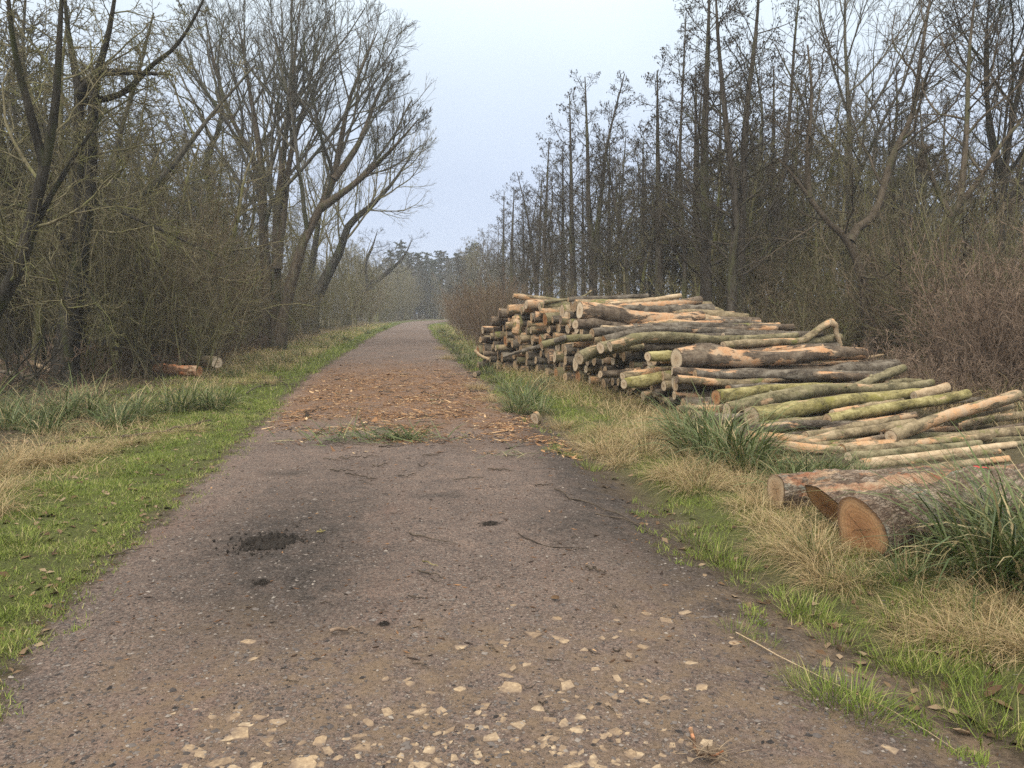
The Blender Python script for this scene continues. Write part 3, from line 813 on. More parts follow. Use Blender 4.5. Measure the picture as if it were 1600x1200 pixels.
def shrub(name, h, spread, stems, mat, seed, n1=8, n2=5, up=0.12, r=0.014):
    rng = np.random.default_rng(seed)
    a = rng.uniform(0, 6.28, stems); q = np.sqrt(rng.random(stems)) * spread
    base = np.stack([np.cos(a) * q * 0.35, np.sin(a) * q * 0.35, np.zeros(stems)], -1)
    d = nrm(np.stack([np.cos(a) * q * 0.5, np.sin(a) * q * 0.5, np.full(stems, h * 0.6)], -1) + rng.normal(0, 0.25, (stems, 3)))
    N = 9
    Pp = np.empty((stems, N, 3)); Pp[:, 0] = base
    ln = h * rng.uniform(0.6, 1.15, stems)
    for j in range(1, N):
        d = nrm(d + rng.normal(0, 0.1, (stems, 3)) + np.array([0, 0, 0.05]))
        Pp[:, j] = Pp[:, j - 1] + d * (ln / (N - 1))[:, None]
    Rp = (r * rng.uniform(0.6, 1.4, stems))[:, None] * np.linspace(1, 0.35, N)[None]
    root = thing(name, None, 'shrub', (0, 0, -500))
    v, f = tubes(Pp, Rp, 4)
    tag(link('stems', mesh_np('stems', v, [f], [mat]), root), kind='stuff')
    acc = Acc()
    P1, R1 = grow(Pp, Rp, n1, 0.2, 0.98, 42, 0.34, 5, up * 0.4, 0.18, 0.55, 0.0068, rng)
    v, f = tubes(P1, R1, 3); acc.add(v, f)
    P2, R2 = grow(P1, R1, n2, 0.2, 0.98, 42, 0.5, 4, up * 0.3, 0.2, 0.7, 0.0056, rng)
    v, f = tubes(P2, R2, 3); acc.add(v, f)
    link('crown', acc.mesh('crown', [mat]), root)
    return root
K_SHRUB = [shrub('leafless_shrub', 3.4, 2.2, 22, MB['olive'], 61), shrub('leafless_shrub', 2.8, 2.4, 24, MB['olive'], 62), shrub('leafless_shrub', 3.2, 2.0, 22, MB['tan'], 63), shrub('leafless_shrub', 2.4, 2.4, 24, MB['tan'], 64)]
K_RUSSET = [shrub('russet_shrub', 3.3, 2.4, 26, MB['rust'], 65, 8, 5), shrub('russet_shrub', 2.7, 2.2, 24, MB['rust'], 66, 8, 5)]
K_SHOOT = [shrub('upright_shoots', 3.2, 1.4, 46, MB['rust'], 67, 5, 2, 0.5, 0.010), shrub('upright_shoots', 2.7, 1.5, 44, MB['tan'], 68, 5, 2, 0.5, 0.010)]
K_POLE = [shrub('sapling_thicket', 5.2, 2.4, 26, MB['olive'], 161, 9, 4, 0.25, 0.017), shrub('sapling_thicket', 4.4, 2.2, 26, MB['tan'], 162, 9, 4, 0.25, 0.015)]
K_BRAMBLE = [shrub('bramble', 1.2, 2.2, 34, MB['rust'], 69, 7, 4, 0.0, 0.007), shrub('bramble', 1.0, 2.4, 34, MB['tan'], 70, 7, 4, 0.0, 0.007)]

def fir(seed, h):
    rng = np.random.default_rng(seed)
    root = thing('fir_tree', None, 'tree', (0, 0, -500))
    p, r = stem(np.array([(0, 0, 0), (0.05, 0, h * 0.5), (0, 0, h)]), 0.2, 0.02, 8)
    v, f = tubes(p[None], r[None], 7); link('trunk', mesh_np('trunk', v, [f], [MB['brown']]), root)
    P1, R1 = grow(p[None], r[None], 130, 0.06, 0.99, 82, 0.22, 6, 0.02, 0.06, 0.3, 0.01, rng, droop=0.15)
    n = 26
    b = np.repeat(np.arange(len(P1)), n); t = rng.random(len(b)) * 4.99; i = t.astype(int); u = (t - i)[:, None]
    pos = P1[b, i] * (1 - u) + P1[b, i + 1] * u + rng.normal(0, 0.06, (len(b), 3))
    v, f = octas(pos, np.abs(rng.normal(1, 0.3, (len(b), 3))) * np.array([0.20, 0.06, 0.05]), rng, 0.3, tilt=0.4)
    link('crown', mesh_np('crown', v, [f], [MB['fir']], False), root)
    return root
K_FIR = [fir(71, 12.5), fir(72, 11.0)]

LAND_R = [(803, 'the hazy far alder'), (862, 'the bent-footed alder'), (897, 'the single-stemmed alder'), (926, 'the forked alder'), (1030, 'the middle alder'), (1103, 'the thickest alder'), (1145, 'the twin-trunked alder'), (1178, 'the slim tilting alder'), (1330, 'the tall straight trunk'), (1366, 'the V-shaped tree'), (1463, 'the dark forked tree'), (1560, 'the slim corner tree')]
LAND_L = [(-20, 'the cut-off mossy tree'), (103, 'the nearest upright tree'), (150, 'the slanting trunk'), (302, 'the crooked forked tree'), (423, 'the multi-stemmed tree'), (485, 'the mossy bending tree'), (541, 'the low spreading tree'), (600, 'the low spreading tree')]
LAND_G = [((428, 848), 'the large black clod'), ((540, 995), 'the lone orange strip'), ((675, 845), 'the dark bent twig'), ((600, 690), 'the torn green sedge'), ((765, 822), 'the black crumbled lump'), ((800, 715), 'the cut leaves on the litter'), ((840, 660), 'the round wood slice'), ((838, 648), 'the round wood slice'), ((742, 583), 'the pale offcut block'), ((960, 690), 'the largest straw tussock'), ((1225, 643), 'the mossy knot-scarred log'), ((1200, 760), 'the rear felled log'), ((1335, 832), 'the nearest felled log'), ((1590, 620), 'the long tan log'), ((1555, 1062), 'the largest dead leaf'), ((300, 578), 'the two cut logs'), ((103, 600), 'the nearest upright tree'), ((423, 540), 'the multi-stemmed tree'), ((541, 506), 'the low spreading tree'), ((690, 520), 'the far right bend'), ((1090, 830), 'the right muddy edge'), ((0, 740), 'the left photo edge'), ((1600, 900), 'the right photo edge')]
_seen = {}
def uniq(opts):
    opts = [o_ for o_ in opts if len(o_.split()) <= 16] or opts
    for o_ in opts:
        if o_ not in _seen:
            _seen[o_] = 1
            return o_
    return opts[-1]
def where_tree(adj, noun, px, Y):
    land = LAND_R if px > 700 else LAND_L
    near = sorted(land, key=lambda q: abs(q[0] - px))[:3]
    dep = 'close in' if Y < 24 else 'a few rows back' if Y < 34 else 'well back' if Y < 46 else 'far back' if Y < 66 else 'in the mist'
    out = []
    for q, nm in near:
        side = 'left of' if px < q else 'right of'
        out += ['%s %s %s, %s %s' % (adj, noun, dep, side, nm), '%s %s %s, just %s %s' % (adj, noun, dep, side, nm) if abs(px - q) < 30 else '%s %s %s, well %s %s' % (adj, noun, dep, side, nm)]
    out.append('%s %s %s between %s and %s' % (adj, noun, dep, near[0][1], near[1][1]))
    return uniq(out + out[:1])
def where_low(adj, noun, px, py):
    near = sorted(LAND_G, key=lambda q: (q[0][0] - px) ** 2 + 4 * (q[0][1] - py) ** 2)[:3]
    out = []
    for (qx, qy), nm in near:
        dx, dy = px - qx, py - qy
        rel = ('left of' if dx < 0 else 'right of') if abs(dx) > 1.2 * abs(dy) else ('in front of' if dy > 0 else 'behind')
        rel2 = ('in front and ' if dy > 0 else 'behind and ') + ('left of' if dx < 0 else 'right of')
        out += ['%s %s %s %s' % (adj, noun, rel, nm), '%s %s %s %s' % (adj, noun, rel2, nm), '%s %s well %s %s' % (adj, noun, rel2, nm)]
    return uniq(out + ['%s %s between %s and %s' % (adj, noun, near[0][1], near[1][1])] + out[:1])

_used = {}
KADJ = {}
def plant(kinds, x, y, label, group, smin=0.85, smax=1.15, rng=random, noun=None, low=None):
    i = rng.randrange(len(kinds))
    proto = kinds[i]
    z = float(gh(x, y)) - 0.05
    s = rng.uniform(smin, smax)
    if noun:
        adj = ('small ' if s < smin + (smax - smin) * 0.35 else 'tall ' if s > smax - (smax - smin) * 0.3 else '') + KADJ.get(id(proto), 'bare')
        label = where_low(adj, noun, *low) if low else where_tree(adj, noun, 800 + FOC * x / y, y)
    rot = rng.uniform(0, 6.28)
    if proto.name not in _used:
        _used[proto.name] = 1
        proto.location = (x, y, z); proto.rotation_euler = (0, 0, rot); proto.scale = (s, s, s)
        proto['label'] = label; proto['group'] = group
        return proto
    return dup(proto, (x, y, z), rot, s, label, group)
def pxy(px, Y): return (px - 800.0) / FOC * Y * 1.0, Y

rw = random.Random(99)
for px_, Y_ in ALDER_SPOTS:
    x_ = (px_ - 800) / FOC * Y_
    src = _al[_ra.choice([0, 3, 5, 6, 4])]
    dup(src, (x_, Y_, float(gh(x_, Y_)) - 0.04), _ra.uniform(0, 6.28), _ra.uniform(0.78, 1.0), where_tree(_ra.choice(['slender', 'thin dark', 'straight']), 'alder', px_, Y_), 'alders behind the log pile')
for ks, ads in ((K_OLIVE, ('three-stemmed olive-twigged', 'twin-stemmed olive-twigged', 'slim twin-stemmed olive')), (K_GREY, ('single-stemmed grey', 'twin-stemmed grey', 'brown straight', 'dark twin-stemmed')), (K_SHRUB, ('tall olive', 'olive', 'brown', 'low brown')), (K_RUSSET, ('dense russet', 'low russet')), (K_SHOOT, ('reddish', 'brownish')), (K_POLE, ('olive', 'tan')), (K_BRAMBLE, ('reddish', 'brown')), (K_FIR, ('dark narrow', 'dark broad'))):
    for k_, a_ in zip(ks, ads): KADJ[id(k_)] = a_
# left wood
for Y, px0, px1, n in ((18.5, -120, 90, 4), (22, -80, 330, 7), (26, -60, 300, 7), (31, -60, 380, 8), (37, -40, 390, 8), (44, 60, 440, 8), (52, 200, 470, 7), (62, 330, 520, 6), (74, 430, 560, 5), (90, 480, 590, 5)):
    for i in range(n):
        px = px0 + (px1 - px0) * (i + rw.uniform(0.15, 0.85)) / n
        yy = Y + rw.uniform(-1.6, 1.6)
        x, y = pxy(px, yy)
        if xl(y) - x < 3.0: continue
        if rw.random() < 0.72:
            plant(K_OLIVE, x, y, 'olive-twigged tangled tree in the %s of the left-hand wood' % ('front rows' if Y < 30 else 'middle' if Y < 50 else 'misty far part'), 'tangled trees in the left wood', 0.8, 1.12, rw, noun='tangled tree')
        else:
            plant(K_GREY, x, y, 'plain bare tree among the tangled olive ones in the %s of the left-hand wood' % ('front rows' if Y < 30 else 'middle' if Y < 50 else 'misty far part'), 'bare trees in the left wood', 0.85, 1.2, rw, noun='bare tree')
for Y, px0, px1, n in ((19, -60, 330, 9), (22, 60, 350, 7), (27, -40, 390, 9), (33, 100, 400, 7), (40, 280, 460, 6), (48, 380, 500, 5), (60, 440, 540, 5), (75, 500, 570, 4)):
    for i in range(n):
        px = px0 + (px1 - px0) * (i + rw.uniform(0.1, 0.9)) / n
        x, y = pxy(px, Y + rw.uniform(-1, 1))
        if xl(y) - x < 2.6: continue
        if rw.random() < 0.62:
            plant(K_POLE, x, y, '', 'upright stems under the left wood', 0.75, 1.15, rw, noun='sapling thicket')
            continue
        plant(K_SHRUB[:2], x, y, 'leafless thicket shrub under the %s trees on the left' % ('nearest' if Y < 24 else 'middle-distance' if Y < 45 else 'far'), 'thicket shrubs under the left wood', 0.75, 1.1, rw, noun='leafless shrub')
# right wood
for Y, px0, px1, n in ((27, 1200, 1680, 6), (32, 1000, 1680, 8), (38, 900, 1700, 10), (45, 830, 1700, 11), (53, 800, 1650, 10), (63, 770, 1600, 10), (76, 755, 1100, 7), (92, 735, 900, 5)):
    for i in range(n):
        px = px0 + (px1 - px0) * (i + rw.uniform(0.1, 0.9)) / n
        x, y = pxy(px, Y + rw.uniform(-2, 2))
        if x - xr(y) < 3.5: continue
        plant(K_GREY, x, y, 'bare grey-brown tree in the %s of the wood behind the log pile' % ('front' if Y < 36 else 'middle' if Y < 56 else 'hazy depth'), 'bare trees in the right wood', 0.85, 1.15, rw, noun='bare tree')
for Y, px0, px1, n in ((20, 1190, 1440, 5), (24, 1060, 1420, 6), (28, 930, 1620, 9), (34, 860, 1640, 9), (42, 800, 1500, 8), (52, 780, 1300, 7)):
    for i in range(n):
        px = px0 + (px1 - px0) * (i + rw.uniform(0.1, 0.9)) / n
        x, y = pxy(px, Y + rw.uniform(-1, 1))
        plant(K_SHRUB, x, y, 'leafless undergrowth shrub %s' % ('close behind the right end of the log pile' if Y < 26 else 'between the trunks behind the log pile' if Y < 40 else 'deep in the wood right of the track'), 'undergrowth shrubs behind the log pile', 0.75, 1.1, rw, noun='leafless shrub')
for (px, Y) in ((1440, 18.5), (1500, 16.5), (1560, 15.5), (1620, 15.8), (1390, 20.5), (1300, 21), (1250, 23)):
    x, y = pxy(px, Y)
    plant(K_POLE, x, y, '', 'upright stems at the right', 0.7, 1.0, rw, noun='sapling thicket')
for (px, Y) in ((1080, 26), (1160, 25), (1230, 27), (1290, 24.5), (1400, 26), (1500, 25), (1590, 27), (990, 33), (1340, 30)):
    x, y = pxy(px, Y)
    plant(K_OLIVE, x, y, '', 'tangled trees in the right wood', 0.75, 1.0, rw, noun='tangled tree')
for i, (px, Y) in enumerate(((1555, 15.2), (1625, 14.6), (1545, 13.6), (1605, 13.2), (1650, 13.6), (1590, 16.8), (1660, 17), (1500, 18), (1560, 19.8), (1630, 19.5))):
    x, y = pxy(px, Y)
    plant(K_RUSSET, x, y, 'russet thicket bush at the right edge beyond the low thin logs', 'russet bushes at the right edge', 0.9, 1.15, rw, noun='thicket bush')
for Y, px0, px1, n in ((31, 745, 790, 2), (36, 735, 800, 3), (42, 725, 800, 4), (50, 715, 800, 4), (60, 708, 790, 4), (72, 700, 770, 3), (86, 690, 750, 3)):
    for i in range(n):
        px = px0 + (px1 - px0) * (i + rw.uniform(0.1, 0.9)) / n
        x, y = pxy(px, Y + rw.uniform(-1, 1))
        if x - xr(y) < 1.2: continue
        plant(K_SHOOT, x, y, 'reddish upright shoots beside the track beyond the log pile', 'upright shoots right of the track', 0.8, 1.1, rw, noun='upright shoots')
for (px, Y) in ((1250, 17.5), (1310, 16.5), (1370, 16), (1420, 15), (1480, 13.6), (1545, 12.6), (1600, 12), (1340, 18.5), (1400, 17.5), (1440, 16.2), (1215, 20), (1170, 21.5), (1500, 15.2), (1570, 14)):
    x, y = pxy(px, Y)
    plant(K_BRAMBLE, x, y, 'low brown bramble tangle behind the right end of the pile', 'brambles behind the pile', 0.8, 1.15, rw, noun='bramble tangle')
for (px, Y) in ((20, 17), (70, 18), (170, 18.4), (215, 18.5), (250, 20), (190, 20), (330, 28), (370, 30), (280, 24), (230, 22.5), (310, 31), (475, 50), (520, 62), (455, 40)):
    x, y = pxy(px, Y)
    plant(K_BRAMBLE, x, y, 'low dead bramble tangle at the foot of the left-hand trees', 'brambles under the left trees', 0.7, 1.1, rw, noun='bramble tangle')
# the misty end of the track
for i in range(96):
    Y = rw.uniform(106, 165)
    px = rw.uniform(555, 810)
    x, y = pxy(px, Y)
    if -2.5 < float(sd(x, y)[0]) < 2.5 or float(sd(x, y)[0]) < 0: continue
    plant(K_GREY + K_OLIVE, x, y, 'misty bare tree at the far end of the track', 'trees at the misty far end', 0.95, 1.3, rw, noun='misty tree')
for i in range(40):
    Y = rw.uniform(100, 150)
    px = rw.uniform(570, 800)
    x, y = pxy(px, Y)
    if float(sd(x, y)[0]) < 2.0: continue
    plant(K_SHRUB[:1] + K_POLE[:1], x, y, '', 'shrubs at the misty far end', 1.0, 1.7, rw, noun='misty shrub')
for (px, Y) in ((628, 150), (640, 155), (655, 150), (668, 155), (680, 160), (690, 150), (702, 165), (715, 158), (728, 165), (742, 150), (612, 150), (735, 170), (660, 172), (676, 178)):
    x, y = pxy(px, Y)
    plant(K_FIR, x, y, 'dark fir rising above the misty treeline at the far end', 'firs at the far end', 1.0, 1.2, rw, noun='fir')
# ------------------------------------------------------------------ the log pile
U = nrm(np.array([0.97, 0.24, 0.0]))
_fy = np.array([7.6, 8.3, 10.0, 11.0, 12.5, 14.0, 15.5, 17.0, 19.0, 20.7, 22.0, 23.0])
_fx = np.array([2.75, 2.72, 2.68, 2.62, 2.50, 2.22, 1.80, 1.36, 0.62, -0.28, -0.82, -1.1])
_fh = np.array([0.12, 0.25, 0.42, 0.55, 0.88, 1.22, 1.62, 1.80, 1.88, 1.78, 1.05, 0.25])
def front_x(y): return np.interp(y, _fy, _fx)
def front_h(y): return np.interp(y, _fy, _fh)

def disc_mesh(radius_ring, nrm_noise, rng, mat, slope=0.0):
    """Sawn face: ring points (n,2) in its own plane, slightly uneven, local +Z outwards."""
    n = len(radius_ring)
    V = [np.array([[0, 0, rng.normal(0, nrm_noise)]])]
    for f in (0.5, 0.86, 1.0):
        z = rng.normal(0, nrm_noise, n) if f < 1 else np.zeros(n)
        V.append(np.concatenate([radius_ring * f, z[:, None]], 1))
    V = np.concatenate(V)
    V[:, 2] += slope * V[:, 1]
    i = np.arange(n); j = (i + 1) % n
    tri = np.stack([np.zeros(n, int), 1 + i, 1 + j], 1)
    q = np.concatenate([np.stack([1 + n * k + i, 1 + n * (k + 1) + i, 1 + n * (k + 1) + j, 1 + n * k + j], 1) for k in (0, 1)])
    return mesh_np('cut_face', V, [tri, q], [mat], True, {'radius': np.concatenate([[0], np.full(n, 0.5), np.full(n, 0.86), np.full(n, 1.0)])})

def make_log(name, pts, r0, r1, style, label, group, rng, seg=14, sides=14, cut=(0, 0), rough=0.05, knots=2, cat='log', bow=0.0, stubs=0, slant=0.0):
    """pts in world space; the object sits at the first end."""
    p = catmull(pts, seg)
    base = p[0].copy()
    p = p - base
    axis = nrm(p[-1] - p[0])
    # local frame: X along the log
    X = axis; Yv = nrm(np.cross([0, 0, 1.0], X)); Zv = np.cross(X, Yv)
    Rm = np.stack([X, Yv, Zv], 1)                     # columns
    pl = p @ Rm
    L_ = pl[-1, 0]
    w = rng.normal(0, 1, (seg, 2)); w = (w + np.roll(w, 1, 0) + np.roll(w, -1, 0)) / 3; w[0] = w[-1] = 0
    pl[:, 1:] += w * bow
    t = np.linspace(0, 1, seg)
    r = r0 + (r1 - r0) * t
    r = r * (1 + 0.10 * np.interp(t, np.linspace(0, 1, 7), rng.normal(0, 0.6, 7)))
    th = np.arange(sides) * 2 * PI / sides
    prof = 1 + 0.06 * np.sin(2 * th + rng.uniform(0, 6)) + 0.04 * np.sin(3 * th + rng.uniform(0, 6))
    nz = rng.standard_normal((seg, sides)); nz = (nz * 1.2 + np.roll(nz, 1, 1) + np.roll(nz, -1, 1)) / 2.2
    nz[0] *= 0.5; nz[-1] *= 0.5
    rr = r[:, None] * prof[None] * (1 + rough * nz)
    for _ in range(knots):
        a, b = rng.uniform(0.1, 0.9), rng.uniform(0, 6.28)
        rr = rr * (1 + rng.uniform(0.1, 0.35) * np.exp(-((t[:, None] - a) * L_ / (1.6 * r0)) ** 2 - ((np.angle(np.exp(1j * (th - b)))[None]) / 0.6) ** 2))
    T = np.gradient(pl, axis=0); T = nrm(T)
    A = nrm(np.cross(np.array([0, 0, 1.0])[None], T)); B = np.cross(T, A)
    V = pl[:, None] + rr[..., None] * (np.cos(th)[None, :, None] * A[:, None] + np.sin(th)[None, :, None] * B[:, None])
    idx = np.arange(seg * sides).reshape(seg, sides); nx = np.roll(idx, -1, 1)
    Q = np.stack([idx[:-1], nx[:-1], nx[1:], idx[1:]], -1).reshape(-1, 4)
    if slant:                                         # first end sawn at a slant: the top overhangs
        for q_ in range(3):
            V[q_] += -T[q_][None] * (slant * (1 - q_ / 3.0) * rr[q_] * np.sin(th))[:, None]
    VV, QQ = [V.reshape(-1, 3)], [Q]
    for _ in range(stubs):                            # sawn-off branch stubs, grown into the bark
        i_ = int(rng.integers(2, seg - 2)); b_ = rng.uniform(-0.3, 2.6)
        dr = nrm(math.cos(b_) * A[i_] + math.sin(b_) * B[i_] + 0.6 * T[i_] * rng.choice([-1, 1]))
        rs = r[i_] * rng.uniform(0.22, 0.42); l_ = r[i_] * rng.uniform(1.15, 1.7)
        sp = pl[i_] + dr[None] * np.array([0.3, 0.8, 1.0, 1.0])[:, None] * l_ * np.array([1, 1, 1, 0.99])[:, None]
        v2, q2 = tubes(sp[None], np.array([[rs * 1.5, rs * 1.05, rs, 0.001]]), 7)
        QQ.append(q2 + sum(len(x) for x in VV)); VV.append(v2)
    me = mesh_np(name, np.concatenate(VV), [np.concatenate(QQ)], [LB[style]], True)
    o = link(name, me)
    o.matrix_world = Matrix.Translation(Vector(base)) @ Matrix([list(x) for x in Rm]).to_4x4()
    tag(o, label, cat, group)
    for e_, k in ((0, -1), (seg - 1, 1)):
        tx = T[e_] * k
        ring = np.stack([rr[e_] * np.cos(th), rr[e_] * np.sin(th)], 1)
        # face plane basis: a, b span the disc, outward normal tx
        a, b = A[e_], B[e_]
        if k < 0:
            ring = ring * np.array([1, -1]); b = -b
            ring = ring[::-1]
        c = link('cut_face', disc_mesh(ring, 0.0012, rng, MC[cut[0 if e_ == 0 else 1]], -slant if e_ == 0 else 0.0), o)
        c.matrix_local = Matrix.Translation(Vector(pl[e_] + tx * 0.003)) @ Matrix([list(x) for x in np.stack([a, b, tx], 1)]).to_4x4()
    return o

NR = np.random.default_rng(77)
GP = 'logs in the roadside pile'
